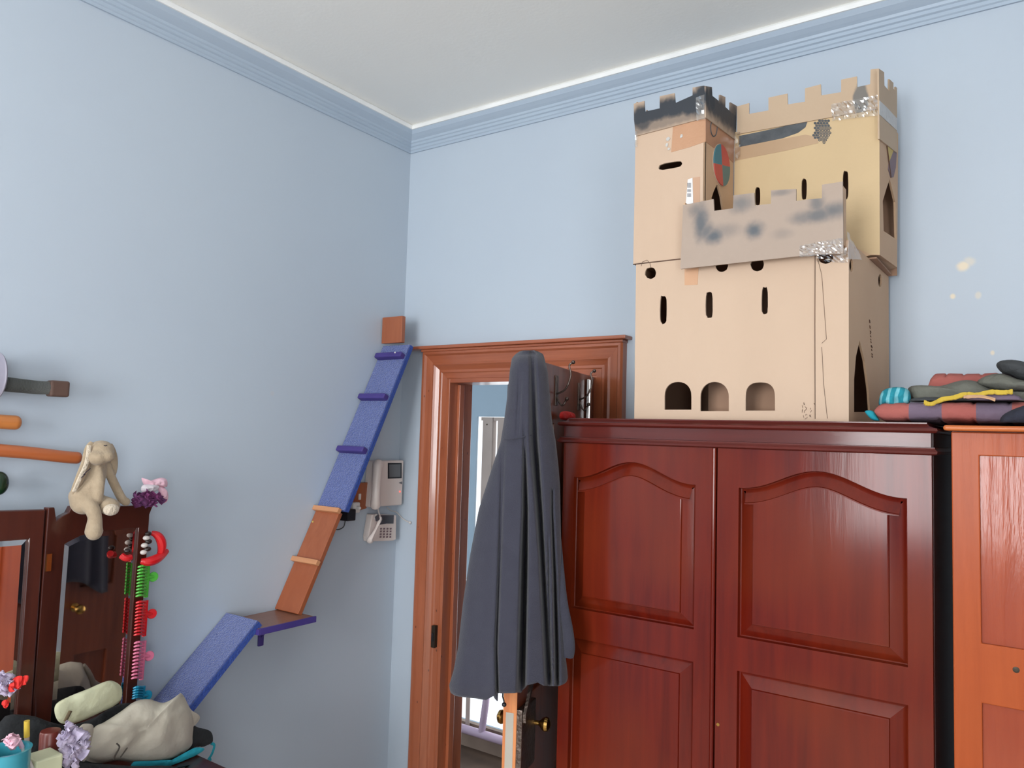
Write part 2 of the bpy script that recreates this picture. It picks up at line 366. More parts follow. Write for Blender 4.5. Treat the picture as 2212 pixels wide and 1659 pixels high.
M['floor'] = mat('pale_bounce_floor', (206,196,182), (196,186,172), rough=.95, sc=60, bump=.3)  # unseen floor, made pale to bounce light up to the ceiling
M['hallfloor'] = mat('passage_floor', (96,76,62), (80,62,50), rough=.6)
M['hallwall'] = mat('passage_wall_paint', (156,176,190), (160,180,194), rough=.6)
M['beige_metal'] = mat('beige_painted_metal', (176,160,150), (166,150,140), rough=.5)
M['lilac_metal'] = mat('lilac_painted_metal', (186,164,184), (176,154,174), rough=.45)
M['pinkcurtain'] = mat('pink_curtain', (214,174,190), (206,166,184), rough=.9)
M['glass'] = mat('window_glass', (255,255,255), (255,255,255), rough=.02, alpha=.03)
M['whiteframe'] = mat('white_window_paint', (220,220,218), rough=.5)

# ------------------------------------------------------------------ room shell
T = .135
DX0, DX1, DZ = .236, .935, 2.05        # door opening in the back wall
struct('floor', MB().box((RX0-T, RY0-T, -.1), (RX1+T, T, 0)), M['floor'])
struct('ceiling', MB().box((RX0-T, RY0-T, RZ), (RX1+T, T, RZ+.1)), M['ceiling'])
struct('wall_left', MB().box((RX0-T, RY0-T, 0), (RX0, T, RZ)), M['wall_left'], origin=(0,0,0))
o_ = [(RX1,RY0,0),(RX1,0,0),(RX1,0,RZ),(RX1,RY0,RZ)]
struct('wall_right', MB().panel(o_, [[(RX1,-4.3,.9),(RX1,-2.8,.9),(RX1,-2.8,2.6),(RX1,-4.3,2.6)]], (-1,0,0), T), M['wall'])  # opening cut for the added fill window
w2 = MB().box((RX1-.03,-4.36,.84),(RX1-.002,-4.26,2.66)).box((RX1-.03,-2.84,.84),(RX1-.002,-2.74,2.66)).box((RX1-.03,-4.26,.84),(RX1-.002,-2.84,.92)).box((RX1-.03,-4.26,2.58),(RX1-.002,-2.84,2.66)).box((RX1-.03,-3.57,.92),(RX1-.002,-3.53,2.58))
struct('added_fill_window', w2, M['whiteframe'])  # unseen window, invented to go with the side fill lamp
o_ = [(0,0,0),(DX0,0,0),(DX0,0,DZ),(DX1,0,DZ),(DX1,0,0),(RX1,0,0),(RX1,0,RZ),(0,0,RZ)]
struct('wall_back', MB().panel(o_, [], (0,-1,0), T), M['wall_back'], origin=(0,0,0))
o_ = [(RX0,RY0,0),(RX1,RY0,0),(RX1,RY0,RZ),(RX0,RY0,RZ)]
struct('wall_front', MB().panel(o_, [[(WX0,RY0,WZ0),(WX1,RY0,WZ0),(WX1,RY0,WZ1),(WX0,RY0,WZ1)]], (0,1,0), T), M['wall'])
# window behind the camera
wf = MB()
yw_ = RY0+.02
for a, b in (((WX0-.06,WZ0-.06),(WX0+.04,WZ1+.06)), ((WX1-.04,WZ0-.06),(WX1+.06,WZ1+.06)), ((WX0-.06,WZ0-.06),(WX1+.06,WZ0+.03)), ((WX0-.06,WZ1-.04),(WX1+.06,WZ1+.06))):
    wf.box((a[0], RY0+.002, a[1]), (b[0], RY0+.04, b[1]))
wfo = struct('window_1', wf, M['whiteframe'])
build('mullion', MB().box(((WX0+WX1)/2-.03, RY0+.005, WZ0), ((WX0+WX1)/2+.03, RY0+.035, WZ1)), M['whiteframe'], parent=wfo)

# cornices: stepped profile (offset from wall, z)
prof = [(0,3.018),(.007,3.018),(.007,3.027),(.011,3.030),(.011,3.040),(.017,3.043),(.017,3.053),(.022,3.056),(.024,3.064),(.034,3.070),(.048,3.080),(.058,3.093)]
ptop = [(.058,3.093),(.064,3.093),(.064,3.108),(.058,RZ)]
def cornice(side, pr, mb):
    n = len(pr)
    if side == 'left':
        a = [V((d, -d, z)) for d, z in pr]; b = [V((d, RY0+d, z)) for d, z in pr]
    else:
        a = [V((d, -d, z)) for d, z in pr]; b = [V((RX1-d, -d, z)) for d, z in pr]
    mb.add(a+b, [(i, i+1, n+i+1, n+i) for i in range(n-1)])
    return mb
for side, nm in (('left', 'trim_1'), ('back', 'trim_2')):
    c = struct(nm, cornice(side, prof, MB()), M['cornice'])
    build('ceiling_fillet', cornice(side, ptop, MB()), M['white_edge'], parent=c, label='white painted upper edge')

# ------------------------------------------------------------------ passage beyond the door
HY = 1.3
hx0, hx1 = P(1031,900,1,HY).x, .75
hz0, hz1 = P(1000,1552,1,HY).z, P(1060,900,1,HY).z
hxl = P(972,1540,1,HY).x
o_ = [(-1.6,HY,-.05),(1.7,HY,-.05),(1.7,HY,2.9),(-1.6,HY,2.9)]
struct('wall_passage', MB().panel(o_, [[(hxl,HY,hz0),(hx1,HY,hz0),(hx1,HY,hz1),(hx0,HY,hz1),(hx0,HY,.95),(hxl,HY,.95)]], (0,-1,0), .015), M['hallwall'])
struct('wall_passage_side', MB().box((-1.7,T,0), (-1.6,HY,2.9)).box((1.7,T,0), (1.8,HY,2.9)), M['hallwall'])
struct('floor_passage', MB().box((-1.7,T,-.1), (1.8,HY+.3,-.0)), M['hallfloor'])
struct('ceiling_passage', MB().box((-1.7,T,2.9), (1.8,HY+.1,3.0)), M['ceiling'])
d2 = thing('door_2', 'glazed door', 'door', ((hx0+hx1)/2, HY, 0)); del d2['category']; del d2['label']; d2['kind'] = 'structure'
fr = MB(); zz0, zz1 = hz0+.015, hz1-.004
for x in (hx0+.05, hx0+.16):
    fr.box((x, HY-.01, .95), (x+.075, HY+.03, zz1))
build('stile', fr, M['beige_metal'], parent=d2, bevel=.003)
build('frame', MB().box((hx0+.035, HY-.005, zz1-.02), (hx1, HY+.03, zz1)), M['beige_metal'], parent=d2)
build('threshold', MB().box((-1.55, HY-.03, 0), (1.65, HY-.001, hz0)), mat('passage_threshold', (150,128,112), (132,112,98), rough=.6), parent=d2)
build('pane', MB().box((hx0+.225, HY+.008, zz0), (hx1, HY+.012, zz1-.02)), M['glass'], parent=d2)
sc_ = P(1052,917,1,HY-.01)
build('screw', MB().ball(sc_, .005), M['rust'], parent=d2)
ct = MB().grid(40, 6, lambda u, v: V((hx0+.235+u*.45, HY+.05+.012*math.sin(u*50), hz1-.02-v*(.16+.02*math.sin(u*9)))))
tag(build('curtain', ct, M['pinkcurtain'], smooth=True, solid=.002), 'pink curtain hanging behind the glazed door beyond the doorway', 'curtain')
rl = thing('safety_railing', 'lilac painted metal railing on the passage floor beyond the doorway', 'railing', (-.2,HY-.12,0))
yr = HY-.1
pA, pB = P(985,1566,1,yr), P(1098,1607,1,yr)
zr = (pA.z+pB.z)/2
build('bottom_rail', MB().tube([(pA.x-.3,yr,zr),(pB.x+.9,yr,zr)], .024, 12), M['lilac_metal'], parent=rl, smooth=True)
for a, b in (((1052,1500),(1040,1585)),):
    q0 = P(a[0],a[1],1,yr); q1 = P(b[0],b[1],1,yr); dd = (q0-q1).normalized()
    build('post', MB().tube([q1, q1+dd*.9], .02, 12), M['lilac_metal'], parent=rl, smooth=True)
q = P(1010,1555,1,yr+.05)
build('post', MB().tube([(q.x,yr+.05,zr),(q.x,yr+.05,1.0)], .013, 12), M['beige_metal'], parent=rl, smooth=True, label='thin beige upright post')

# ------------------------------------------------------------------ door frame (architrave) and leaf
fr_t = thing('door_frame', 'varnished pine door frame with moulded architrave and a top ledge', 'door frame', (.52,0,0))
fx0, fx1, fz = .137, 1.048, 2.156
# moulding profile across the architrave: (distance from outer edge, projection)
MS = .118/.104
mp_ = [(a*MS, b) for a, b in [(0,0),(0,.030),(.006,.036),(.014,.036),(.020,.028),(.045,.022),(.052,.026),(.058,.020),(.070,.012),(.078,.012),(.082,.008),(.10,.006),(.104,0)]]
def arch_side(path, inward):
    mb = MB(); n = len(mp_); rows = []
    for p, iw in zip(path, inward):
        rows.append([V((p[0]+iw[0]*d, -h, p[1]+iw[1]*d)) for d, h in mp_])
    for a, b in zip(rows[:-1], rows[1:]):
        mb.add(a+b, [(i, i+1, n+i+1, n+i) for i in range(n-1)])
    return mb
build('architrave', arch_side([(fx0,0),(fx0,fz)], [(1,0),(1,-1)]), M['pine'], parent=fr_t)
build('architrave', arch_side([(fx0,fz),(fx1,fz)], [(1,-1),(-1,-1)]), M['pine_h'], parent=fr_t)
build('architrave', arch_side([(fx1,fz),(fx1,0)], [(-1,-1),(-1,0)]), M['pine'], parent=fr_t)
jx0, jx1, jz = .13, .925, 2.055
build('jamb', MB().box((DX0,-.004,0), (DX0+.03,T+.01,DZ)).box((DX0+.03,.045,0),(DX0+.045,.075,DZ-.03)), M['pine'], parent=fr_t, bevel=.002)
build('jamb', MB().box((DX1-.02,-.004,0), (DX1,T+.01,DZ)), M['pine'], parent=fr_t, bevel=.002)
build('head', MB().box((DX0+.03,-.004,DZ-.025), (DX1-.02,T+.01,DZ)), M['pine_h'], parent=fr_t, bevel=.002)
lz = 2.160
build('ledge', MB().box((.0,-.055,lz), (1.068,0,lz+.013)).box((fx0,-.042,lz-.010),(1.052,0,lz)), M['pine_h'], parent=fr_t, bevel=.003)
q = P(940,1373,1,-.012)
sk = build('strike_plate', MB().box((DX0-.006,-.024,q.z-.045), (DX0+.012,-.004,q.z+.04)), M['rust'], parent=fr_t, bevel=.001)
build('latch_hole', MB().box((DX0-.003,-.026,q.z-.02), (DX0+.006,-.022,q.z+.012)), M['black'], parent=sk)

HG = V((.925,-.005,0)); FE = V((1.086,-.676,0)); ld = (FE-HG); LW = ld.length; ld.normalize(); ln_ = V((-ld.y, ld.x, 0))   # leaf direction and normal towards +x
if ln_.x < 0: ln_ = -ln_
leaf = thing('door_3', 'x', 'y', (HG.x, HG.y, 0)); del leaf['category']; leaf['kind'] = 'structure'; leaf['label'] = 'open brown wooden door leaf with lock and brass knobs'
LT = 2.035; th = .038
def lp(u, z, h=0): return HG + ld*u + V((0,0,z)) + ln_*h
def lrect(u0, u1, z0, z1, h=0): return [lp(u0,z0,h), lp(u1,z0,h), lp(u1,z1,h), lp(u0,z1,h)]
hol = [(.12,.36,1.12,1.86),(.44,LW-.12,1.12,1.86),(.12,.36,.25,.85),(.44,LW-.12,.25,.85)]
build('door_board', MB().panel(lrect(0,LW,.01,LT), [lrect(*h) for h in hol], ln_, th), M['doorwood'], parent=leaf, bevel=.002)
build('edge_strip', MB().panel([lp(LW,.012,0),lp(LW,.012,-th),lp(LW,LT-.002,-th),lp(LW,LT-.002,0)], [], ld, -.0015), M['dooredge'], parent=leaf, label='pale orange closing edge')  # closing edge in a paler orange than the leaf faces
for h in hol:
    pn = MB().panel(lrect(h[0]-.004,h[1]+.004,h[2]-.004,h[3]+.004,-.012), [], ln_, .012)
    pn.panel(lrect(h[0]+.04,h[1]-.04,h[2]+.04,h[3]-.04,-.006), [], ln_, .008)
    build('panel', pn, M['doorwood'], parent=leaf, bevel=.003)
KZ = 1.042
def knob(side, u):
    o = lp(u, KZ, 0 if side > 0 else -th); a = ln_*side
    return MB().lathe([(.017,0),(.017,.003),(.007,.006),(.006,.026),(.009,.030),(.016,.037),(.0195,.045),(.017,.053),(.008,.058),(.001,.059)], o, a, 20)
build('knob', knob(1, LW-.105), M['brass'], parent=leaf, smooth=True)
build('knob', knob(-1, LW-.105), M['brass'], parent=leaf, smooth=True)
lk = MB().obox(lp(LW-.055, KZ-.02, .006), ld*.055, V((0,0,.085)), ln_*.009)
lko = build('lock_case', lk, M['steel'], parent=leaf, bevel=.003)
build('bolt', MB().obox(lp(LW-.03, KZ+.085, .02), (ld*.5+V((0,0,-.75))).normalized()*.05, (ln_*.9).normalized()*.004, ld.cross(ln_)*.01), M['steel'], parent=lko)
build('lock_plate', MB().obox(lp(LW+.001, KZ-.02, -th*.5), ld*.0015, V((0,0,.075)), ln_*.011), M['chrome'], parent=lko)
for z in (.3, 1.0, 1.8): build('hinge', MB().tube([lp(0,z,.004)+V((0,-.004,0)), lp(0,z+.09,.004)+V((0,-.004,0))], .007, 10), M['steel'], parent=leaf)

# over-door hooks
def hook(u, z, label, sz=1.0, m='steel'):
    b0 = lp(u, z, 0)
    t = thing('coat_hook', label, 'hook', b0, 'coat hooks on the open door')
    build('hook_plate', MB().obox(b0+ln_*.002+V((0,0,-.03*sz)), ld*.012, V((0,0,.045*sz)), ln_*.002), M[m], parent=t, bevel=.001)
    up = smooth_path([b0+ln_*.003+V((0,0,-.04*sz)), b0+ln_*.03*sz+V((0,0,-.025*sz)), b0+ln_*.045*sz+V((0,0,.015*sz)), b0+ln_*.04*sz+V((0,0,.045*sz)), b0+ln_*.052*sz+V((0,0,.055*sz))], 5)
    build('prong', MB().tube(up, .003, 8).ball(up[-1], .006), M[m], parent=t, smooth=True)
    lw_ = smooth_path([b0+ln_*.003+V((0,0,-.05*sz)), b0+ln_*.02*sz+V((0,0,-.075*sz)), b0+ln_*.035*sz+V((0,0,-.055*sz))], 5)
    build('prong', MB().tube(lw_, .003, 8).ball(lw_[-1], .006), M[m], parent=t, smooth=True)
    return t
hook(.43, 1.99, 'curved metal coat hook just right of the hanging robe')
hook(.19, 1.985, 'metal coat hook at the hinge side, beside the tall chrome strip')
cs = MB().obox(lp(.10, 1.935, .010), ld*.012, V((0,0,.085)), ln_*.008)
tag(build('door_closer', cs, M['chrome'], bevel=.004), 'narrow upright chrome strip on the door above the dark wardrobe', 'door fitting')
rc = MB().inflate([Q(*p, lp(.3,0,.03), ln_) for p in ((1212,906),(1210,892),(1222,888),(1238,893),(1240,906))], ln_, .012, amp=.003, sc=60)
tag(build('red_cloth', rc, M['redpetal'], smooth=True), 'small red cloth scrap showing above the left end of the wardrobe', 'cloth')

# ------------------------------------------------------------------ dressing gown hanging on the door
edgeL = [(757,1122),(775,1107),(800,1103),(860,1097),(905,1091),(955,1083),(1000,1068),(1050,1052),(1100,1036),(1200,1017),(1300,1002),(1400,991),(1450,981),(1480,972),(1510,975)]
edgeR = [(757,1160),(765,1172),(800,1181),(860,1187),(905,1190),(955,1199),(1000,1204),(1050,1208),(1100,1209),(1200,1211),(1300,1213),(1400,1218),(1450,1224),(1480,1226),(1510,1226)]
def interp(tb, y):
    if y <= tb[0][0]: return tb[0][1]
    for a, b in zip(tb[:-1], tb[1:]):
        if y <= b[0]: return a[1]+(b[1]-a[1])*(y-a[0])/(b[0]-a[0])
    return tb[-1][1]
gdir = V((.573,-.82,0)).normalized(); RO = V((1.10,-.72,0))
creases = [ # px path of the crease, width px, depth m path
  ([(757,1150),(850,1152),(950,1154),(1100,1165),(1200,1171),(1450,1183),(1510,1186)], [(757,6),(950,8),(1200,6),(1510,6)], [(757,.012),(850,.03),(900,.05),(1000,.09),(1510,.09)]),
  ([(757,1130),(950,1133),(1100,1135),(1300,1131),(1510,1126)], [(757,3),(950,4),(1200,7),(1510,8)], [(900,0),(960,.008),(1050,.07),(1200,.13),(1510,.15)]),
  ([(950,1088),(1200,1080),(1400,1072),(1510,1075)], [(950,5),(1300,4),(1510,4)], [(930,0),(1000,.006),(1200,.015),(1400,.035),(1510,.06)]),
  ([(1100,1192),(1250,1198),(1400,1202),(1510,1204)], [(1000,3),(1510,5)], [(950,.0),(1100,.03),(1300,.08),(1510,.08)]),
  ([(1150,1183),(1510,1192)], [(950,2),(1510,3)], [(1150,0),(1250,.02),(1510,.03)]),
  ([(950,1060),(1510,1030)], [(950,20),(1510,26)], [(1000,0),(1200,.006),(1510,.010)]),
  ([(800,1125),(950,1118)], [(800,5),(950,5)], [(790,0),(850,.006),(930,.004),(960,0)]),
]
hemtb = [(970,1484),(985,1496),(1010,1503),(1050,1508),(1066,1512),(1078,1502),(1085,1497),(1115,1496),(1124,1480),(1140,1474),(1150,1481),(1180,1482),(1205,1474),(1226,1462)]
def robe_pt(u, v):
    s = u*2-1
    ytop = 757+14*abs(s)**3
    xb = interp(edgeL,1480)+(interp(edgeR,1480)-interp(edgeL,1480))*u
    yb = interp([(a,b) for a,b in hemtb], xb)
    y = ytop+(yb-ytop)*v
    xl, xr = interp(edgeL, y), interp(edgeR, y)
    # the two flanks turn back around the door edge
    a = s*1.25; px = (xl+xr)/2+(xr-xl)/2*(math.sin(a*PI/2/1.25))
    spread = .03+.03*v
    D = .085+.02*v - spread*(1-math.cos(s*PI/2))*1.6 - (.06 if v < .012 else .06*max(0, 1-v/.05)**2)
    for cp, cwid, cdep in creases:
        c = interp(cp, y); wd = interp(cwid, y); dp = interp(cdep, y) if y > cdep[0][0] else cdep[0][1]*(0 if cdep[0][1] == 0 else 1)
        if y < cp[0][0]-40 and cp[0][0] > 800: continue
        D -= dp*math.exp(-((px-c)/(wd*1.15))**4)
    D += .003*noise.noise(V((px*.03, y*.008, 3))) 
    if y > 1455: D += .004*math.sin((y-1455)/12)
    o = RO+gdir*D
    return Q(px, y, o, gdir)
rt = thing('hooded_robe', 'dark blue-grey hooded robe hanging over the corner of the open door', 'robe', (1.10,-.72,1.18))
build('robe_body', MB().grid(260, 120, robe_pt), M['robe'], parent=rt, smooth=True, solid=.004, angle=80)
def robe_back(u, v):
    uu = LW-.002-(.16+.07*v)*u; z = 1.96-(1.96-(1.12+.035*math.sin(u*5)))*v
    h = -th-.012-.035*math.sin(PI*min(1,u*1.15))**.7*(.5+.5*v)-.012*math.sin(u*17+.6)*v
    return lp(uu, z, h)
build('back_drape', MB().grid(50, 40, robe_back), M['robe'], parent=rt, smooth=True, solid=.003, angle=80)
hd = MB().tube([Q(x, y, RO+gdir*dz, gdir) for x, y, dz in ((1090,950,.088),(1110,948,.094),(1130,944,.095),(1149,940,.072))], .0015, 6)
build('hood_seam', hd, M['robe'], parent=rt)
slv = smooth_path([Q(x, y, RO+gdir*d, gdir) for x, y, d in ((1196,1080,.01),(1204,1150,.02),(1210,1230,.03),(1216,1300,.035),(1226,1360,.035),(1229,1400,.03),(1226,1418,.025))], 5)
build('sleeve', MB().tube(slv, [.006+.0095*min(1, i/len(slv)*1.3) for i in range(len(slv))], 14, flat=(R_, .6)), M['robe'], parent=rt, smooth=True)
dk = Q(1086,1520,RO,gdir)
tag(build('hanging_key', MB().tube([Q(1087,1480,RO+gdir*.02,gdir), Q(1086,1505,RO+gdir*.02,gdir), Q(1089,1516,RO+gdir*.02,gdir)], .002, 6).ball(Q(1089,1522,RO+gdir*.02,gdir), .006), M['black']), 'small dark cord end dangling under the robe hem', 'cord')

# ------------------------------------------------------------------ dark red wardrobe
YW = -.57
wd = thing('wardrobe', 'dark red mahogany two-door wardrobe with raised arched panels', 'wardrobe', (1.58,-.29,0))
X0, X1 = 1.142, 2.036; ZT = 1.874
cc = MB().box((X0,-.545,.02), (X1,-.02,1.86))
build('carcass', cc, M['mahog_dark'], parent=wd)
# cornice profile (projection beyond YW, z)
cp = [(-.02,1.806),(.004,1.806),(.010,1.809),(.011,1.814),(.006,1.819),(.006,1.822),(-.002,1.823),(-.002,1.852),(.008,1.853),(.012,1.857),(.010,1.862),(-.005,1.866),(-.012,1.874),(-.05,1.875)]
cm = MB(); n = len(cp)
rows = [[V((X0-.0-d, -.02, z)) for d, z in cp], [V((X0-d, YW-d, z)) for d, z in cp], [V((X1+d, YW-d, z)) for d, z in cp], [V((X1+d, -.02, z)) for d, z in cp]]
for a, b in zip(rows[:-1], rows[1:]): cm.add(a+b, [(i, i+1, n+i+1, n+i) for i in range(n-1)])
build('cornice', cm, M['mahog_h'], parent=wd, smooth=True, angle=50)
build('top_board', MB().box((X0+.01,YW+.01,1.860), (X1-.01,-.02,1.8745)), M['mahog_h'], parent=wd)

def arch_outline(x0, x1, z0, zs, zp, n=28):
    # ogee-arched panel outline, shoulder height zs, crown height zp
    pts = [(x0,z0),(x1,z0),(x1,zs)]
    top = []
    for i in range(1, n):
        t = i/n; c = .5-.5*math.cos(2*PI*t); c = c**1.15
        top.append((x1+(x0-x1)*t, zs+(zp-zs)*c))
    return pts+top+[(x0,zs)]
def inset(pts, d):
    out = []; L = len(pts)
    for i in range(L):
        a, b, c = V(pts[i-1]+(0,)), V(pts[i]+(0,)), V(pts[(i+1) % L]+(0,))
        e1 = (b-a).normalized(); e2 = (c-b).normalized(); n1 = V((-e1.y,e1.x,0)); n2 = V((-e2.y,e2.x,0)); k = 1+n1.dot(n2)
        q = b+(n1+n2)*(d/max(k,.3)); out.append((q.x, q.y))
    return out
def raised(pts, y, prof, mb):
    rows = [[V((p[0], y-h, p[1])) for p in inset(pts, d)] for d, h in prof]; L = len(pts)
    vs = [q for r in rows for q in r]; fs = []
    for k in range(len(rows)-1):
        fs += [(k*L+j, k*L+(j+1) % L, (k+1)*L+(j+1) % L, (k+1)*L+j) for j in range(L)]
    mb.add(vs, fs); tr = tessellate_polygon([rows[-1]]); mb.add(rows[-1], [tuple(t) for t in tr]); return mb
rprof = [(0,-.001),(.0015,-.013),(.004,-.0145),(.008,-.0125),(.034,-.001),(.0355,.003),(.038,.0035)]
def wdoor(x0, x1, xa, xb, zs, hinge):
    up = arch_outline(xa, xb, 1.366, 1.714, 1.762); lo = [(xa,.42),(xb,.42),(xb,1.289),(xa,1.289)]
    d = MB().panel([V((x0,YW,.1)), V((x1,YW,.1)), V((x1,YW,1.806)), V((x0,YW,1.806))], [[V((p[0],YW,p[1])) for p in up], [V((p[0],YW,p[1])) for p in lo]], (0,-1,0), .022)
    do = build('door', d, M['mahog'], parent=wd, bevel=.0025)
    build('arched_panel', raised(up, YW, rprof, MB()), M['mahog'], parent=do, smooth=True, angle=28)
    build('lower_panel', raised(lo, YW, rprof, MB()), M['mahog'], parent=do, smooth=True, angle=28)
    return do
dl = wdoor(X0+.004, 1.575, 1.180, 1.524, 1.714, -1)
dr = wdoor(1.579, X1-.001, 1.631, 1.989, 1.714, 1)
build('meeting_bead', MB().tube([(1.571,YW-.001,.1),(1.571,YW-.001,1.805)], .005, 10), M['mahog'], parent=dl, smooth=True)
kh = P(1552,1565,1,YW)
build('keyhole', MB().lathe([(.004,0),(.004,.001)], (1.587,YW-.0005,kh.z), (0,-1,0), 10), M['brass'], parent=dr)
build('plinth', MB().box((X0,YW+.005,0), (X1,-.02,.1)), M['mahog_dark'], parent=wd)

# ------------------------------------------------------------------ orange cabinet at the right
cb = thing('pine_cabinet', 'orange varnished pine cabinet right of the dark red wardrobe', 'cabinet', (2.55,-.29,0))
cx0, cx1 = 2.071, 3.05; ztc = 1.858
build('carcass', MB().box((cx0,-.545,.02), (cx1,-.02,ztc)), M['orange'], parent=cb)
build('top_board', MB().box((cx0-.012,YW-.03,ztc), (cx1+.012,-.02,ztc+.011)), M['orange_h'], parent=cb, bevel=.005, seg=3)
o_ = [V((cx0,YW,.06)), V((cx0+.485,YW,.06)), V((cx0+.485,YW,ztc-.002)), V((cx0,YW,ztc-.002))]
def rc_(x0,x1,z0,z1): return [V((x0,YW,z0)),V((x1,YW,z0)),V((x1,YW,z1)),V((x0,YW,z1))]
for k, xo in enumerate((0, .489)):
    oo = [p+V((xo,0,0)) for p in o_]
    h1 = rc_(2.120+xo, 2.50+xo, 1.438, 1.809); h2 = rc_(2.120+xo, 2.50+xo, .5, 1.322)
    do = build('door', MB().panel(oo, [h1,h2], (0,-1,0), .022), M['orange'], parent=cb, bevel=.002)
    build('upper_panel', MB().box((2.118+xo,YW+.009,1.436), (2.502+xo,YW+.02,1.811)), M['orange_panel'], parent=do)
    build('lower_panel', MB().box((2.118+xo,YW+.009,.498), (2.502+xo,YW+.02,1.324)), M['orange_panel'], parent=do)
    kp = P(2195,1447,1,YW)
    if k == 0: build('wood_knot', MB().lathe([(.006,0),(.0058,.0008),(.003,.0012)], (kp.x,YW+.0002,kp.z), (0,-1,0), 12), M['rust'], parent=do)

# ------------------------------------------------------------------ cardboard castle
A = V((0,-.5,0)); nA = V((0,-1,0))
def a_(x, y): return Q(x, y, A, nA)
xt = a_(1524,300).x; yk = P(1585,330,0,xt).y
tp = V((xt,0,0)); nT = V((1,0,0))
def t_(x, y): return Q(x, y, tp, nT)
def rectz(x0,x1,z0,z1,y): return [V((x0,y,z0)),V((x1,y,z0)),V((x1,y,z1)),V((x0,y,z1))]
ZB = 1.8755
zl = 2.2985        # top of the lower box
cl = 1.322; cr0 = a_(1833,700); cr1 = P(1920,740,1,-.03)
castle = thing('cardboard_castle', 'tan cardboard castle with battlements standing on the dark red wardrobe', 'toy castle', ((cl+cr0.x)/2,-.27,ZB))
CO = ORG['cardboard_castle']
def oval(cx, cy, rx, ry, f, n=20, jit=.0, pw=1.0):
    out = []
    for i in range(n):
        a = 2*PI*i/n; c, s = math.cos(a), math.sin(a)
        k = 1+random.uniform(-jit, jit)
        out.append(f(cx+rx*k*math.copysign(abs(c)**pw, c), cy+ry*k*math.copysign(abs(s)**pw, s)))
    return out
def arch_px(x0, x1, yt, yb, f, n=14, sq=1.0):
    pts = [f(x0,yb), f(x1,yb)]; cx = (x0+x1)/2; r = (x1-x0)/2; h = min(r*1.05, yb-yt)
    for i in range(n+1):
        a = PI*i/n; c, s = math.cos(a), math.sin(a)
        pts.append(f(cx+r*math.copysign(abs(c)**sq, c), yt+h-h*abs(s)**sq))
    return pts
# lower box
low_holes = [oval(1405,590,12.3,12.7,a_,20,.05), oval(1559,574,13.5,13.5,a_,20,.03), oval(1635.7,571,14.5,15,a_,20,.03), oval(1784,554,16.5,16.5,a_,20,.03),
    oval(1433,669,7.4,30.5,a_,26,.05,.55), oval(1532,658,7.8,28.5,a_,26,.05,.55), oval(1652,649.5,7,30,a_,26,.05,.6),
    arch_px(1435.5,1493.5,825,885,a_,14,.9), arch_px(1513,1574.4,825,888,a_,14,.95), arch_px(1610.5,1674,826,887,a_,14,.75)]
fw = MB().panel([V((cl,-.5,ZB)), V((cr0.x,-.5,ZB)), V((cr0.x,-.5,zl)), V((cl-.003,-.5,zl))], low_holes, nA, .005)
lowf = build('lower_front_wall', fw, M['card'], parent=castle)
# overlapping flap at the right: proud by 3 mm
hx = a_(1761,700).x
fl_h = [oval(1784,554,16.5,16.5,lambda x,y: a_(x,y)+V((0,-.003,0)),20,.03)]
build('overlap_flap', MB().panel([V((hx,-.503,ZB)), V((cr0.x+.001,-.503,ZB)), V((cr0.x+.001,-.503,zl-.002)), V((hx,-.503,zl-.002))], fl_h, nA, .0025), M['card'], parent=castle)
sd_o = cr0.copy(); sd_n = (V((cr1.x-cr0.x, cr1.y-cr0.y, 0))).cross(V((0,0,1))).normalized()
if sd_n.x < 0: sd_n = -sd_n
def s_(x, y): return Q(x, y, sd_o, sd_n)
sh = [oval(1839,573.5,4.2,14,s_,16), oval(1901,606,3.8,14,s_,16)]
door_px = [(1845,890),(1879.6,890),(1876,840),(1868,780),(1857,735),(1849,770),(1845,820)]
sh.append(smooth_loop([s_(*p) for p in door_px], 1))
def wz(p, z): return V((p.x, p.y, z))
build('lower_side_wall', MB().panel([wz(cr0,ZB), wz(cr1,ZB), wz(cr1,zl), wz(cr0,zl)], sh, sd_n, .005), M['card_side'], parent=castle)
ow = MB().box((cl,-.495,ZB), (cl+.004,-.03,zl)).box((cl,-.034,ZB), (cr1.x-.004,-.03,zl)).box((cl,-.49,zl-.005), (cr0.x-.006,-.03,zl))
build('lower_box_wall', ow, M['card_in'], parent=castle)
build('inner_partition', MB().box((a_(1500,850).x,-.40,ZB), (a_(1700,850).x,-.396,ZB+.16)), M['card_in'], parent=castle, label='inner board behind the middle and right arches')
ins = MB()
for z in (ZB+.001,): ins.box((cl+.004,-.494,z), (cr0.x-.006,-.035,z+.004))
build('lower_floor', ins, M['card_in'], parent=castle)
# tower
TZ = a_(1454,300)
def spray_card(name, blots, base=((196,170,147),(191,165,142)), rgb=(66,68,72), soft=.6):
    m = mat(name, base[0], base[1], rough=.75, sc=3, bump=.06, bsc=30); return with_blots(m, CO, blots, rgb, soft)
zt_top = a_(1454,262).z
tl = a_(1371,400).x
bb = [a_(1373,294), a_(1524,255)]
tw_holes = [oval(1448,357.5,25,7,lambda x,y: a_(x, y-(x-1448)*.17),26,.03,.6)]
build('tower_front_wall', MB().panel([V((tl,-.5,zl)), V((xt,-.5,zl)), V((xt,-.5,bb[1].z+.02)), V((tl,-.5,bb[0].z+.02))], tw_holes, nA, .005), M['card'], parent=castle)
dpx = [(1542,456),(1562.5,456),(1558,425),(1551,400),(1548,399),(1541,415),(1537,428),(1540,436)]
build('tower_side_wall', MB().panel([V((xt,-.5,zl)), V((xt,yk,zl)), V((xt,yk,bb[1].z+.02)), V((xt,-.5,bb[1].z+.02))], [[t_(*p) for p in dpx]], nT, .005), M['card_side'], parent=castle)
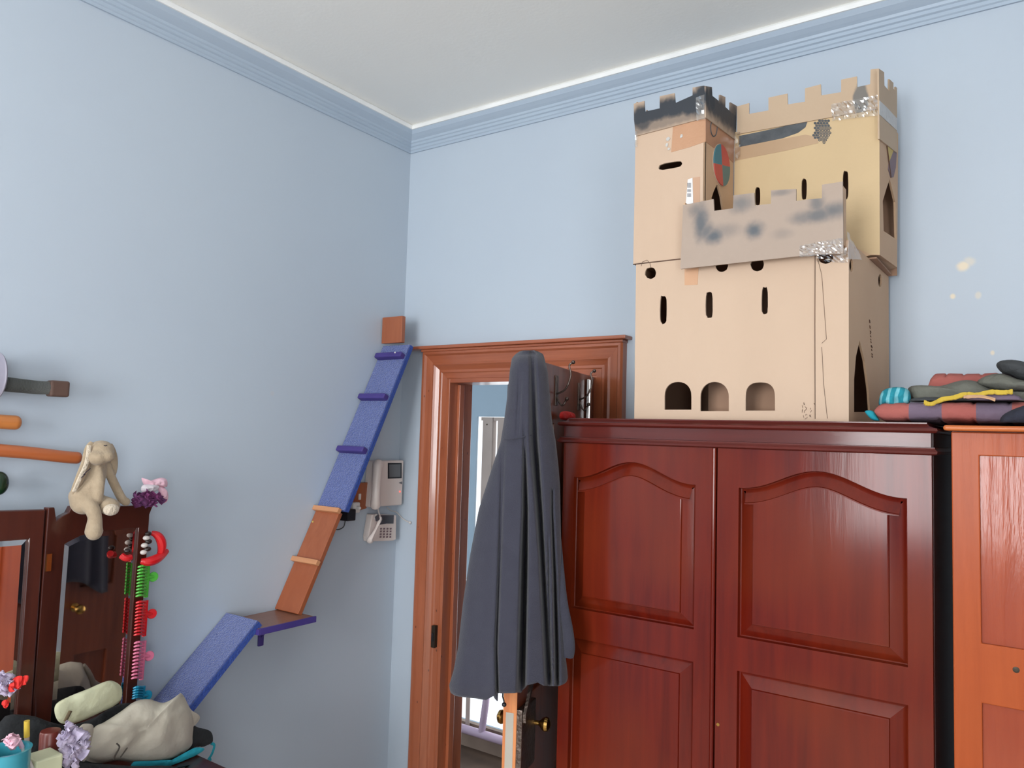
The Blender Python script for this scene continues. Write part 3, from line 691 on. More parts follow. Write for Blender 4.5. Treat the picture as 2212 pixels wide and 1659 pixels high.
build('tower_box_wall', MB().box((tl,-.495,zl), (tl+.004,yk,bb[0].z)).box((tl,yk-.004,zl), (xt-.005,yk,bb[0].z)).box((tl+.004,-.494,bb[0].z-.06),(xt-.006,yk-.004,bb[0].z-.055)), M['card_in'], parent=castle)
# tower battlement (front strip, side strip, both 4 mm proud) and hidden rear strips
A2 = V((0,-.504,0)); T2 = V((xt+.004,0,0))
def a2(x, y): return Q(x, y, A2, nA)
def t2(x, y): return Q(x, y, T2, nT)
fr_px = [(1373,294),(1369.5,258),(1369,224),(1391.5,218),(1393,241),(1425,234),(1425,208),(1457,201),(1458.6,222.6),(1496,206),(1496,189),(1520,185),(1524.5,186),(1525,254)]
sd_px = [(1525,254),(1524.5,186),(1538,188),(1539,207),(1555.6,220),(1555.6,204.6),(1567,209.6),(1567,231),(1578,241),(1578,221),(1592,229),(1590,300),(1586,300)]
bl = [(a_(1380+k*10,255-k*2.9), (.035,.04,.042), 1) for k in range(15)] + [(a_(1383+k*17,280-k*4.6), (.03,.04,.02), .45) for k in range(8)] + [(t_(1530+k*9,222+k*7), (.04,.06,.045), .95) for k in range(7)] + [(a_(1450,240)+V((0,0,0)), (.13,.03,.035), .9), (a_(1500,225), (.07,.03,.05), 1), (a_(1390,262), (.05,.03,.04), .9), (a_(1518,205), (.03,.03,.05), 1), (t_(1560,245), (.03,.1,.05), .9), (t_(1535,215), (.03,.05,.06), 1), (t_(1582,255),(.03,.06,.06),.8)]
mb_t = spray_card('tower_battlement_card', bl, ((176,154,134),(168,146,126)), (50,54,60))
batt = build('battlement', MB().panel([a2(*p) for p in fr_px], [], nA, .004), mb_t, parent=castle, label='dark grey sprayed tower battlement, front')
build('battlement', MB().panel([t2(*p) for p in sd_px], [], nT, .004), mb_t, parent=castle, label='dark grey sprayed tower battlement, side')
zlo = a2(1393,241).z; zhi = a2(1391,218).z
def crenel(p0, p1, z0, zn, zm, k, n_, th_=.004, ph=0):
    d = (p1-p0); pts = [wz(p0,z0), wz(p1,z0)]
    m_ = 2*k+1
    for i in range(m_, 0, -1):
        z = zm if (i+ph) % 2 else zn
        pts += [wz(p0+d*(i/m_), z), wz(p0+d*((i-1)/m_), z)]
    return MB().panel(pts, [], n_, th_)
build('battlement', crenel(V((tl,yk,0)), V((xt,yk,0)), zlo-.05, zlo+.005, zlo+.045, 3, (0,1,0)), mb_t, parent=castle)
build('battlement', crenel(V((tl,yk,0)), V((tl,-.5,0)), zlo-.05, zlo, zlo+.035, 3, (-1,0,0)), mb_t, parent=castle)
# keep (upper right box)
B = V((0,yk,0))
def b_(x, y): return Q(x, y, B, nA)
kr0 = b_(1900,400); kr1 = P(1941,450,1,-.035)
kl = xt+.002; kzt = b_(1898,222).z; kbot = b_(1901,549.5).z
hk = [oval(1636.6,424.5,5.7,20,b_,18,.04,.6), oval(1737,408.5,5.7,23,b_,18,.04,.6), oval(1826.5,400,6,31,b_,20,.04,.6)]
mk_ = spray_card('keep_card', [], ((214,184,140),(208,178,134))) if False else M['card_keep']
kp_out = [V((kl,yk,zl)), b_(1855,538), b_(1881,549.5), wz(kr0,kbot), wz(kr0,kzt), V((kl,yk,kzt))]
build('keep_front_wall', MB().panel(kp_out, hk, nA, .005), mk_, parent=castle)
ks_o = kr0; ks_n = V((kr1.x-kr0.x, kr1.y-kr0.y, 0)).cross(V((0,0,1))).normalized()
if ks_n.x < 0: ks_n = -ks_n
def k_(x, y): return Q(x, y, ks_o, ks_n)
k_open = [(1922,386),(1934,436),(1936,517),(1909,499),(1907,434),(1914,410)]
ks_zb = k_(1937,577).z
build('keep_side_wall', MB().panel([wz(kr0,kbot), k_(1938,577), wz(kr1,kzt), wz(kr0,kzt)], [[k_(*p) for p in k_open]], ks_n, .005), M['card_side'], parent=castle)
kb = MB().prism([b_(1855,538)+V((0,.002,0)), b_(1881,549.5)+V((0,.002,0)), wz(kr0,kbot)+V((-.002,.002,0)), k_(1937,576.5)+V((-.004,0,0)), V((kr1.x-.06,kr1.y,kbot+.0)), V((1.70,-.1,zl+.002)), V((1.70,yk+.002,zl+.002))], (0,0,.003)) 
build('keep_base', MB().box((kl+.004,yk+.006,zl+.001), (kr0.x-.008,-.04,zl+.005)), M['card_in'], parent=castle)
ku = MB().add([b_(1855,538), b_(1881,549.5), wz(kr0,kbot), k_(1938,577), V((cr1.x-.1,-.035,zl)), V((cr0.x-.05,yk,zl))], [(0,1,2,3,4,5)])
build('keep_underside', ku, M['card_side'], parent=castle, solid=.003)
build('keep_box_wall', MB().box((kl,-.04,zl), (kr1.x-.004,-.036,kzt)).box((kl-.001,yk+.005,zl+.25),(kl+.003,-.04,kzt)).box((kl+.004,yk+.006,kzt-.06),(kr0.x-.008,-.045,kzt-.055)), M['card_in'], parent=castle)
B2 = B+V((0,-.004,0)); K2 = ks_o+ks_n*.004
def b2(x, y): return Q(x, y, B2, nA)
def k2(x, y): return Q(x, y, K2, ks_n)
kf_px = [(1592,290),(1592,230),(1618,222.6),(1618,246),(1660,238.5),(1660,211),(1701,202),(1701.7,225.5),(1738.7,219.7),(1739,191),(1773,182),(1774,206),(1817,199),(1817,172),(1851,165),(1851.6,188),(1879.6,182),(1880.5,150),(1898,148),(1900,234)]
mk2 = spray_card('keep_battlement_card', [(b_(1860,215), (.022,.04,.05), .8)], ((190,166,140),(184,160,134)), (92,98,100), .3)
build('battlement', MB().panel([b2(*p) for p in kf_px], [], nA, .004), mk2, parent=castle, label='plain tan keep battlement, front')
ksx = [(1900,300),(1898.5,148),(1910,156),(1910.6,185),(1921,196.6),(1921,170.5),(1930,179),(1930,192),(1934,196),(1934.5,187),(1938,190),(1937.5,330)]
build('battlement', MB().panel([k2(*p) for p in ksx], [], ks_n, .004), mk2, parent=castle, label='tan keep battlement, side')
# spray stripe and tapes on the keep
def strip(name, pts, f, n_, m, t=.0008, par=castle, **kw): return build(name, MB().panel([f(*p)+V(n_)*t for p in pts], [], n_, t), m, parent=par, **kw)
strip('spray_stripe', [(1596,294),(1640,285),(1690,274),(1722,265),(1745,261),(1740,275),(1724,287),(1690,299),(1640,309),(1597,318)], b_, nA, M['spray'], label='dark grey sprayed stripe')
hexm = MB()
for i in range(-4, 5):
    for j in range(-5, 6):
        x = 1777+i*6.4+(j % 2)*3.2; y = 282+j*5.2
        if ((x-1777)/19)**2+((y-282)/26)**2 < 1+random.uniform(-.2,.2):
            ring = [b_(x+3.3*math.cos(k*PI/3+.5), y+3.0*math.sin(k*PI/3+.5))+nA*.0012 for k in range(6)]
            rin = [b_(x+1.5*math.cos(k*PI/3+.5), y+1.4*math.sin(k*PI/3+.5))+nA*.0012 for k in range(6)]
            hexm.panel(ring, [rin] if i > -2 and j > -2 else [], nA, .0004)
build('net_stencil', hexm, M['spray'], parent=castle, label='grey honeycomb stencil mark')['kind'] = 'stuff'
strip('brown_tape', [(1588,319),(1740,291),(1765,296),(1768,309),(1700,325),(1589,347)], b_, nA, mat('keep_tape', (180,150,118), (174,144,112), rough=.4))
# tower tapes, sticker, shield, scribble
strip('brown_tape', [(1454,272),(1524,255),(1524,306),(1490,318),(1450,329)], a_, nA, M['browntape'])
strip('brown_tape', [(1524,255),(1586,300),(1584,352),(1570,338),(1545,322),(1524,306)], t_, nT, mat('side_tape', (176,128,98), (168,120,92), rough=.4))
strip('brown_tape', [(1497,384),(1512,382),(1512,438),(1498,440)], a_, nA, mat('pale_tape', (188,150,122), (182,144,118), rough=.4))
st = strip('barcode_sticker', [(1486,388),(1496,384.6),(1497.7,439.6),(1481.8,441)], a_, nA, M['sticker'], t=.0012)
bc = MB()
for k, (y0, y1) in enumerate(((395,406),(409,415),(418,426))):
    for q_ in range(5):
        x = 1485.2+q_*1.7; bc.panel([a_(x,y0)-V((0,.0016,0)), a_(x+1.0,y0)-V((0,.0016,0)), a_(x+1.0,y1)-V((0,.0016,0)), a_(x,y1)-V((0,.0016,0))], [], nA, .0003)
build('barcode', bc, M['ink'], parent=st)
foil_list = []
for x, y, r in ((1443,300,4.5),(1441,313,4),(1445,322,3),(1472,295,4),(1473,266,2.5)):
    foil_list.append(build('foil_scrap', MB().panel([a_(x+r*math.cos(k*PI/3+.3)*random.uniform(.6,1.2), y+r*math.sin(k*PI/3)*random.uniform(.8,1.5))+nA*.002 for k in range(6)], [], nA, .0008), M['silvertape'], parent=castle))
# round shield: four quarters
C0 = (1557,357)
def qd(a0, a1, m, nm):
    pts = [t_(*C0)+nT*.004]
    for i in range(9):
        a = a0+(a1-a0)*i/8; pts.append(t_(C0[0]+17*math.cos(a)+2.5*math.sin(a), C0[1]+45*math.sin(a)+4*math.cos(a))+nT*.004)
    return build(nm, MB().panel(pts, [], nT, .003), m, parent=shd)
shd = build('round_shield', MB().panel([t_(C0[0]+18*math.cos(a)+2.5*math.sin(a), C0[1]+46.5*math.sin(a)+4*math.cos(a))+nT*.0015 for a in [2*PI*i/32 for i in range(32)]], [], nT, .0013), M['card'], parent=castle, label='round shield in teal and red quarters')
qd(PI, 1.5*PI, M['teal_paint'], 'quarter'); qd(1.5*PI, 2*PI, M['red_paint'], 'quarter'); qd(.5*PI, PI, M['red_paint'], 'quarter'); qd(0, .5*PI, mat('grey_teal_paint', (92,122,120), rough=.6), 'quarter')
build('drawn_ring', MB().tube([t_(1541+7*math.cos(a), 276+19*math.sin(a))+nT*.0012 for a in [2*PI*i/24 for i in range(24)]], .0016, 6, closed=True), M['spray'], parent=castle)
# keep side emblem
strip('ochre_shield', [(1908.6,267),(1921,272),(1936,285),(1936.6,304),(1928,327),(1920,348)], k_, ks_n, M['yellow_paint'], t=.002)
strip('plum_shield', [(1920,348),(1932,316),(1936,330),(1934,362),(1929,383),(1923,384),(1918,366)], k_, ks_n, M['plum_paint'], t=.0015)
build('marker_line', MB().tube([k_(1908.6,267)+ks_n*.002, k_(1913,305)+ks_n*.002, k_(1918,345)+ks_n*.002, k_(1923,384)+ks_n*.002], .0015, 6), M['scribble'], parent=castle)
strip('grey_tape', [(1899,217),(1915,232),(1937,256),(1937,282),(1915,262),(1899,247)], k2, ks_n, M['silvertape'], t=.001)
# balcony board
G = V((0,-.535,0))
def g_(x, y): return Q(x, y, G, nA)
bal = [(1470,581),(1475.4,443),(1541,430),(1542.5,455.5),(1583,450),(1584.5,422),(1629,416.5),(1630.8,444),(1642,442.5),(1665.5,440),(1665.5,411),(1719.6,408),(1719.6,434),(1743.6,431),(1775.5,428),(1775.5,399),(1820.3,392),(1821.8,548),(1759.6,549.6)]
bal_bl = [(g_(1514,480), (.03,.05,.075), .9), (g_(1505,455), (.035,.05,.03), .6), (g_(1542,510), (.045,.05,.03), .95), (g_(1525,500), (.035,.05,.04), .8), (g_(1629,497), (.035,.05,.032), .95), (g_(1600,440), (.05,.05,.035), .65), (g_(1560,500),(.07,.05,.03),.4),
   (g_(1735,470), (.05,.05,.025), .6), (g_(1768,464), (.06,.05,.03), .8), (g_(1800,455), (.05,.05,.03), .8), (g_(1764,440), (.028,.05,.045), .7), (g_(1687,416), (.045,.05,.013), .5), (g_(1690,505),(.04,.05,.02),.25)]
build('balcony_wall', MB().panel([g_(*p) for p in bal], [], nA, .005), spray_card('balcony_card', bal_bl, ((166,148,134),(160,142,128)), (86,92,98), .9), parent=castle, label='grey-brown sprayed balcony board with battlements')
gl, gr = g_(1472,570), g_(1821.8,540)
build('balcony_floor', MB().box((gl.x+.003,-.531,zl-.018), (gr.x-.003,-.498,zl-.013)), M['card_in'], parent=castle)
build('balcony_end', MB().box((gr.x-.005,-.53,zl-.016), (gr.x-.001,-.5,zl+.12)), M['card_side'], parent=castle)
build('balcony_end', MB().box((gl.x+.002,-.53,zl-.016), (gl.x+.006,-.5,zl+.14)), M['card_side'], parent=castle)
# clear glossy crinkled tape
def crinkle(pts, f, n_, nu=24, nv=10, amp=.0030, t=.003):
    a, b, c, d = [f(*p) for p in pts]
    return MB().grid(nu, nv, lambda u, v: (a*(1-u)+b*u)*(1-v)+(d*(1-u)+c*u)*v + V(n_)*(t+amp*abs(noise.noise(V((u*nu*.3, v*nv*.3, 1.7)))) + amp*random.uniform(-.55,.55)))
for pts, f, n_, nu, nv in (([(1796,226),(1898,206),(1899,250),(1798,262)], b2, nA, 26, 9), ([(1728,531),(1821,514),(1821,548),(1728,556)], g_, nA, 24, 9), ([(1762,545),(1835,535),(1832,568),(1764,566)], lambda x,y: Q(x,y,A-V((0,.006,0)),nA), nA, 13, 6), ([(1504,212),(1525,204),(1525,258),(1506,262)], a2, nA, 5, 8), ([(1585,290),(1600,286),(1600,340),(1585,352)], b2, nA, 3, 8), ([(1373,285),(1378,284),(1378,318),(1371,320)], a2, nA, 4, 8)):
    build('clear_tape', crinkle(pts, f, n_, nu, nv), M['tape'], parent=castle)
tf = MB().grid(10, 8, lambda u, v: (s_(1826,500)*(1-u)+s_(1846,545)*u)*(1-v)+(s_(1828,560)*(1-u)+s_(1853,562)*u)*v+sd_n*(.004+.006*u+.004*noise.noise(V((u*4,v*4,0)))))
build('clear_tape', tf, M['tape'], parent=castle)
strip('brown_tape', [(1479,581),(1509,578),(1507,615),(1479,616)], a_, nA, mat('orange_tape', (200,154,118), rough=.4))
# drawn marks, seams
build('drawn_line', MB().tube([a_(1767,560)+nA*.004, a_(1776,595)+nA*.004, a_(1780,650)+nA*.004, a_(1786,733)+nA*.004, a_(1776,742)+nA*.004], .0005, 5), M['scribble'], parent=castle)
build('drawn_line', MB().tube([a_(1776,750)+nA*.004, a_(1780,830)+nA*.004, a_(1788,904)+nA*.004], .0005, 5), M['scribble'], parent=castle)
build('drawn_line', MB().tube([a_(1385,575)+nA*.001, a_(1388,566)+nA*.001, a_(1398,562)+nA*.001, a_(1404,568)+nA*.001, a_(1406,578)+nA*.001], .0006, 5), M['scribble'], parent=castle)
mk = MB()
for k in range(22):
    x = random.uniform(1733,1762); y = random.uniform(868,905); mk.tube([a_(x,y)+nA*.001, a_(x+random.uniform(-3,3),y+random.uniform(2,6))+nA*.001], .0005, 4)
build('scratches', mk, M['scribble'], parent=castle)['kind'] = 'stuff'
mk = MB()
for k in range(14):
    y = 690+k*6+random.uniform(-2,2); x = 1877+(y-690)*.07; mk.tube([s_(x,y)+sd_n*.001, s_(x+random.uniform(.5,2.5),y+3)+sd_n*.001], .0011, 4)
build('ink_ticks', mk, M['scribble'], parent=castle)['kind'] = 'stuff'
build('box_seam', MB().tube([a_(1761.5,552)+nA*.0035, a_(1761,700)+nA*.0035, a_(1761.5,905)+nA*.0035], .0009, 5), M['scribble'], parent=castle)
build('box_seam', MB().tube([V((tl,-.5007,zl)), V((a_(1470,578).x,-.5007,zl))], .0015, 6), M['scribble'], parent=castle)

# ------------------------------------------------------------------ things on the wardrobe tops
def qz(u, v): return 0
qy = -.47
def w_(x, y, yy=qy): return P(x, y, 1, yy)
# folded quilt, lower layer: rounded slab with sunk seams
def quilt(name, x0, x1, z0, z1, y0, y1, cells, mats, label, seed=0, tilt=0, pin=.006):
    h = (z1-z0)/2; zc = (z0+z1)/2
    def fn(u, v):
        x = x0+(x1-x0)*u
        a = v*2*PI; dy = (y1-y0)/2; cy = (y0+y1)/2
        c, s = math.cos(a), math.sin(a)
        yy = cy+dy*math.copysign(abs(c)**.35, c); zz = zc+h*math.copysign(abs(s)**.45, s)
        cu = abs(math.sin(u*cells*PI*2)); pinch = 1-.16*(1-min(1, cu*3))
        e = min(1, min(u, 1-u)/.03)**.5
        zz = zc+(zz-zc)*pinch*(.3+.7*e)+.003*noise.noise(V((x*14, yy*9, zz*20+seed)))+tilt*(u-.5)
        yy = cy+(yy-cy)*(.985+.015*e)+.006*noise.noise(V((x*9, zz*25, seed+4)))
        return V((x, yy, zz))
    pat = cells
    mb = MB().grid(110, 28, fn, mf=lambda u, v: pattern[int(u*cells*.999)] )
    L = 28
    for end in (0, 110):
        mb.add([mb.v[j*(111)+end] for j in range(L)], [tuple(range(L)) if end == 0 else tuple(reversed(range(L)))], pattern[0 if end == 0 else int(cells-1)])
    return mb
pattern = [0,1,0,1,2,0]
QL, QR = w_(1899,890).x, w_(2212,890).x+.35
pattern = [0,1,0,1,0,1,0,2,0,1]
q1 = quilt('q', QL, QR, 1.8755, 1.922, -.53, -.12, 10, None, '', 1)
tag(build('patchwork_quilt', q1, [M['quilt_red'], M['quilt_purple'], M['quilt_plum']], smooth=True, weld=True, angle=60), 'folded red and mauve patchwork quilt lying across both wardrobe tops', 'quilt')
pattern = [0,0,1,2,1,0]
x0_, x1_ = w_(2013,820,-.3).x, w_(2013,820,-.3).x+.42
zq_ = w_(2060,803,-.38).z
q2 = quilt('q', x0_, x1_, 1.924, zq_, -.38, -.1, 6, None, '', 5)
tag(build('patchwork_quilt', q2, [M['quilt_red'], M['quilt_plum'], M['quilt_purple']], smooth=True, weld=True, angle=60), 'smaller red and plum quilt fold behind the long grey-green cloth', 'quilt')
def lump(name, px, yy, front, back, m, label, cat, amp=.005, sc=28, seed=1, group=None, sub=3, zmin=1.8765):
    mb_ = MB().inflate([w_(x, y, yy) for x, y in px], (0,-1,0), front, back, amp=amp, sc=sc, seed=seed, sub=sub)
    for q in mb_.v: q.z = max(q.z, zmin)
    o = build(name, mb_, M[m], smooth=True, angle=70)
    return tag(o, label, cat, group)
lump('folded_cloth', [(1962,838),(1990,832),(2030,834),(2075,822),(2110,824),(2150,842),(2212,850),(2290,850),(2290,905),(2212,880),(2100,862),(2000,868),(1968,868)], -.44, .05, .10, 'olive', 'long folded grey-green cloth across the middle of the pile', 'cloth', amp=.009, sc=18, seed=3, zmin=1.924)
lump('folded_cloth', [(2110,826),(2130,812),(2165,807),(2212,822),(2290,822),(2290,850),(2212,846),(2170,846),(2130,836)], -.46, .03, .06, 'olive', 'grey-green cloth fold on top of the pile under the charcoal hat', 'cloth', amp=.007, sc=20, seed=8, zmin=1.94)
lump('felt_hat', [(2152,790),(2160,780),(2185,777),(2215,782),(2290,800),(2290,830),(2212,824),(2185,812),(2165,806)], -.44, .05, .08, 'charcoal', 'charcoal rounded hat at the top right of the clothes pile', 'hat', amp=.004, sc=14, seed=4)
lump('striped_scarf', [(1900,858),(1906,845),(1920,838),(1945,836),(1962,842),(1968,858),(1964,872),(1940,879),(1915,876),(1899,876)], -.49, .03, .04, 'teal_cloth', 'crumpled turquoise striped scarf on the left end of the quilt', 'scarf', amp=.012, sc=45, seed=5)
def striped(name, c1, c2, scale, dist):
    m, nt, b = newmat(name); N = nt.nodes; L = nt.links; b.inputs['Roughness'].default_value = .9
    tc = N.new('ShaderNodeTexCoord'); wv = N.new('ShaderNodeTexWave'); wv.inputs['Scale'].default_value = scale; wv.inputs['Distortion'].default_value = dist; wv.inputs['Detail'].default_value = 1
    L.new(tc.outputs['Object'], wv.inputs['Vector']); r = N.new('ShaderNodeValToRGB'); r.color_ramp.elements[0].position = .6; r.color_ramp.elements[0].color = lin(*c1); r.color_ramp.elements[1].position = .68; r.color_ramp.elements[1].color = lin(*c2)
    L.new(wv.outputs['Fac'], r.inputs['Fac']); L.new(r.outputs['Color'], b.inputs['Base Color']); return m
bpy.data.objects['striped_scarf'].data.materials[0] = striped('scarf_stripes', (26,130,146), (110,176,186), 18, 3.5)
lump('cloth_scrap', [(1868,888),(1884,887),(1893,897),(1900,909),(1886,908),(1876,900)], -.5, .008, .008, 'teal_cloth', 'small flat turquoise cloth scrap beside the castle side door', 'cloth', amp=.002, seed=6)
lump('dark_garment', [(2165,898),(2185,886),(2212,876),(2290,850),(2290,920),(2212,919),(2175,917),(2160,912)], -.555, .03, .05, 'navy', 'black-navy garment at the right edge on the orange cabinet', 'garment', amp=.006, sc=24, seed=7)
lump('dark_garment', [(1968,862),(2000,858),(2060,858),(2100,850),(2110,866),(2050,878),(1990,876),(1966,872)], -.5, .02, .06, 'charcoal', 'thin charcoal garment squeezed between quilt and grey-green cloth', 'garment', amp=.006, sc=24, seed=9, zmin=1.923)
def fringe(px, yy, wpx, m, label):
    mb = MB(); path = [w_(x, y, yy) for x, y in px]; path = smooth_path(path, 6); L = len(path)
    vs = []
    for i, p in enumerate(path):
        j = .5+.5*noise.noise(V((i*.9, yy*10, 2)))
        vs += [p+V((0,0,wpx*(.3+j*.4))), p+V((0,-.006,-wpx*(.4+j*.9)))]
    mb.add(vs, [(2*i, 2*i+2, 2*i+3, 2*i+1) for i in range(L-1)])
    return tag(build('fringe_trim', mb, M[m], solid=.003), label, 'trim')
fringe([(1996,868),(2012,872),(2035,862),(2060,858),(2085,851),(2110,852),(2140,846),(2165,847),(2188,845)], -.545, .006, 'yellow', 'ragged yellow fringe running through the clothes pile')
fringe([(2082,857),(2120,856),(2150,863)], -.552, .003, 'peach', 'short peach coloured trim under the yellow fringe')
lump('folded_cloth', [(2085,857),(2130,852),(2190,852),(2212,868),(2200,882),(2150,868),(2100,866)], -.535, .012, .05, 'quilt_purple', 'mauve cloth fold below the yellow fringe', 'cloth', amp=.004, sc=20, seed=12, zmin=1.923)

# ------------------------------------------------------------------ cat ramps on the left wall
def L_(x, y, xx=0): return P(x, y, 0, xx)
def plank(y0, z0, y1, z1, wdt, th_, x0=.004):
    a = V((x0,y0,z0)); b = V((x0,y1,z1)); d = (b-a).normalized(); n_ = V((0,-d.z,d.y))
    if n_.y > 0: n_ = -n_
    return a, b, d, n_
def plank_box(a, b, n_, wdt, th_, off=0):
    X = V((1,0,0)); c = (a+b)/2+X*wdt/2-n_*(th_/2)+n_*off
    return MB().obox(c, (b-a)/2, X*wdt/2, n_*th_/2)
# upper blue ramp
a, b, d, n_ = plank(-.437,1.535,-.125,2.172,.15,.018)
r1 = thing('cat_ramp', 'steep blue carpeted ramp with purple rungs below the door ledge corner', 'cat ramp', ((a+b)/2+V((.07,0,0))), 'cat ramps on the left wall')
build('board', plank_box(a, b, n_, .15, .016, -.006), M['carpet_edge'], parent=r1)
build('carpet', plank_box(a, b, n_, .148, .006), M['carpet'], parent=r1, bevel=.002)
for (px, py) in ((832,773),(797,861),(752,974)):
    q = Q(px, py, a, n_); t = (q-a).dot(d); cc_ = a+d*t
    build('rung', MB().obox(cc_+V((.075,0,0))+n_*.012, V((.072,0,0)), d*.011, n_*.014), M['purple'], parent=r1, bevel=.005, seg=3)
q = Q(849,770,a,n_); build('screw', MB().ball(a+d*((q-a).dot(d))+V((.115,0,0))+n_*.027, .0035, 8, 6), M['white_plastic'], parent=r1)
# orange ramp
a, b, d, n_ = plank(-.607,1.192,-.452,1.50,.125,.016)
r2 = thing('cat_ramp', 'bare orange-brown wooden ramp with pale cleats above the wall shelf', 'cat ramp', ((a+b)/2+V((.06,0,0))), 'cat ramps on the left wall')
b2_ = b+d*.03
build('board', plank_box(a, b2_, n_, .125, .018), M['board'], parent=r2, bevel=.002)
for (px, py) in ((708,1102),(657,1212)):
    q = Q(px, py, a, n_); t = (q-a).dot(d)
    build('cleat', MB().obox(a+d*t+V((.064,0,0))+n_*.008, V((.068,0,0)), d*.009, n_*.009), M['cleat'], parent=r2, bevel=.002)
build('chip', MB().ball(Q(676,1127,a,n_), .004, 8, 6), M['yellow_paint'], parent=r2)
# lower blue ramp
a, b, d, n_ = plank(-1.06,.975,-.80,1.212,.15,.016)
r3 = thing('cat_ramp', 'shallow blue carpeted ramp rising from the dressing table to the wall shelf', 'cat ramp', ((a+b)/2+V((.07,0,0))), 'cat ramps on the left wall')
build('board', plank_box(a, b, n_, .165, .018, -.006), M['carpet_edge'], parent=r3)
build('carpet', plank_box(a, b, n_, .163, .006), M['carpet'], parent=r3, bevel=.002)
# shelf
s1 = thing('wall_shelf', 'small brown wall shelf with purple edge joining the two lower ramps', 'shelf', (.09,-.70,1.17))
build('shelf_board', MB().box((.003,-.80,1.170), (.178,-.575,1.187)), M['shelf'], parent=s1, bevel=.002)
build('edge_trim', MB().box((.176,-.80,1.168), (.184,-.573,1.188)).box((.003,-.806,1.168),(.184,-.80,1.186)), M['purple'], parent=s1, bevel=.001)
def bracket(y, x_end):
    mb = MB().box((.002,y-.010,1.075), (.010,y+.010,1.168)).box((.002,y-.010,1.160),(x_end,y+.010,1.168))
    mb.prism([V((.008,y-.002,1.155)), V((.008,y-.002,1.10)), V((.07,y-.002,1.160))], (0,.004,0))
    return mb
for yy in (-.66,-.775): build('bracket', bracket(yy,.16), M['purple'], parent=s1, bevel=.001)
# wood block on top
bw = MB().box((.004,-.135,2.18), (.115,-.115,2.288))
tag(build('wood_offcut', bw, M['board'], bevel=.002), 'brown wooden offcut standing upright at the top of the steep blue ramp', 'wood block')

# ------------------------------------------------------------------ socket board, plugs
sb = thing('socket_board', 'brown wooden board with a switch fixed to the left wall behind the steep ramp', 'socket board', L_(775,1100))
bp_ = [L_(x, y, .02) for x, y in ((760,1045),(795,1042),(792,1098),(745,1112),(722,1122),(735,1100))]
build('board', MB().panel(bp_, [], (1,0,0), .018), M['board'], parent=sb, bevel=.001)
sw_c = L_(777,1073,.022)
build('switch', MB().box((.02,sw_c.y-.006,sw_c.z-.012), (.025,sw_c.y+.006,sw_c.z+.012)), M['white_plastic'], parent=sb, bevel=.002)
pc = L_(763,1096,.03)
tag(build('white_plug', MB().box((.021,pc.y-.018,pc.z-.02), (.05,pc.y+.018,pc.z+.02)).lathe([(.008,0),(.006,.02)], pc+V((.02,0,0)), (1,0,0), 10), M['white_plastic'], bevel=.004), 'white plug in the brown socket board', 'plug')
ac = L_(752,1112,.05)
ad = thing('power_adaptor', 'black power adaptor hanging below the socket board', 'adaptor', ac)
build('housing', MB().box((.021,ac.y-.022,ac.z-.022), (.07,ac.y+.022,ac.z+.022)), M['black'], parent=ad, bevel=.004)
build('cable', MB().tube(smooth_path([L_(746,1124,.03), L_(742,1138,.03), L_(730,1144,.02), L_(716,1141,.01)], 6), .002, 6), M['black'], parent=ad, smooth=True)

# ------------------------------------------------------------------ intercom
ic = thing('door_intercom', 'cream wall-mounted video intercom with handset, small screen and red light', 'intercom', (.03,-.12,1.51))
iy0, iy1 = -.200, -.030
def i_(x, y): return L_(x, y, .045)
build('housing', MB().prism([i_(808,996), i_(873,994), i_(869,1091), i_(799,1096)], (-.043,0,0)), M['cream_plastic'], parent=ic, bevel=.006, seg=3)
sc1 = [L_(x,y,.0462) for x,y in ((838,1000),(868,1000),(868,1033),(838,1034))]
scf = build('screen_frame', MB().panel(sc1, [], (1,0,0), .004), M['black'], parent=ic, bevel=.001)
build('screen', MB().panel([L_(x,y,.0468) for x,y in ((841,1003.5),(865.5,1003),(865,1030),(841,1031))], [], (1,0,0), .001), M['screen'], parent=scf)
hp = smooth_path([L_(x,y,xx) for x,y,xx in ((818,1001,.06),(816,1008,.072),(814,1030,.078),(812.5,1050,.078),(811.5,1072,.078),(811,1086,.072),(811,1092,.06))], 4)
build('handset', MB().tube(hp, [.017+.006*(1-math.sin(PI*i/(len(hp)-1))) if 1 < i < len(hp)-2 else .018 for i in range(len(hp))], 16), M['cream_plastic'], parent=ic, smooth=True)
build('speaker_mark', MB().prism([L_(861,1043,.0458), L_(868,1040,.0458), L_(868,1046,.0458)], (.001,0,0)), M['ink'], parent=ic)
build('indicator_light', MB().ball(L_(864,1062,.046), .003, 10, 6), M['led'], parent=ic)
# telephone
tpn = thing('telephone', 'cream wall telephone with keypad and grey display below the intercom', 'telephone', (.03,-.12,1.37))
def ph(x, y, h=.035): return L_(x, y, h)
build('housing', MB().prism([ph(804,1111), ph(857,1113), ph(856,1165), ph(850,1168), ph(797,1170), ph(796,1160)], (-.033,0,0)), M['cream_plastic'], parent=tpn, bevel=.004, seg=2)
build('display', MB().panel([ph(x,y,.037) for x,y in ((822,1113),(851,1113),(850,1131),(835,1131),(818,1134))], [], (1,0,0), .003), M['display'], parent=tpn)
for r in range(4):
    for c in range(4):
        build('key', MB().obox(ph(823+c*7-r*.3, 1142+r*6.0, .037), V((.0015,0,0)), V((0,.0045,0)), V((0,0,.0033))), M['plum_paint'], parent=tpn, bevel=.001)
hp = smooth_path([ph(811,1116,.055), ph(820,1120,.062), ph(817,1132,.066), ph(808,1150,.066), ph(800,1164,.06), ph(799,1168,.05)], 4)
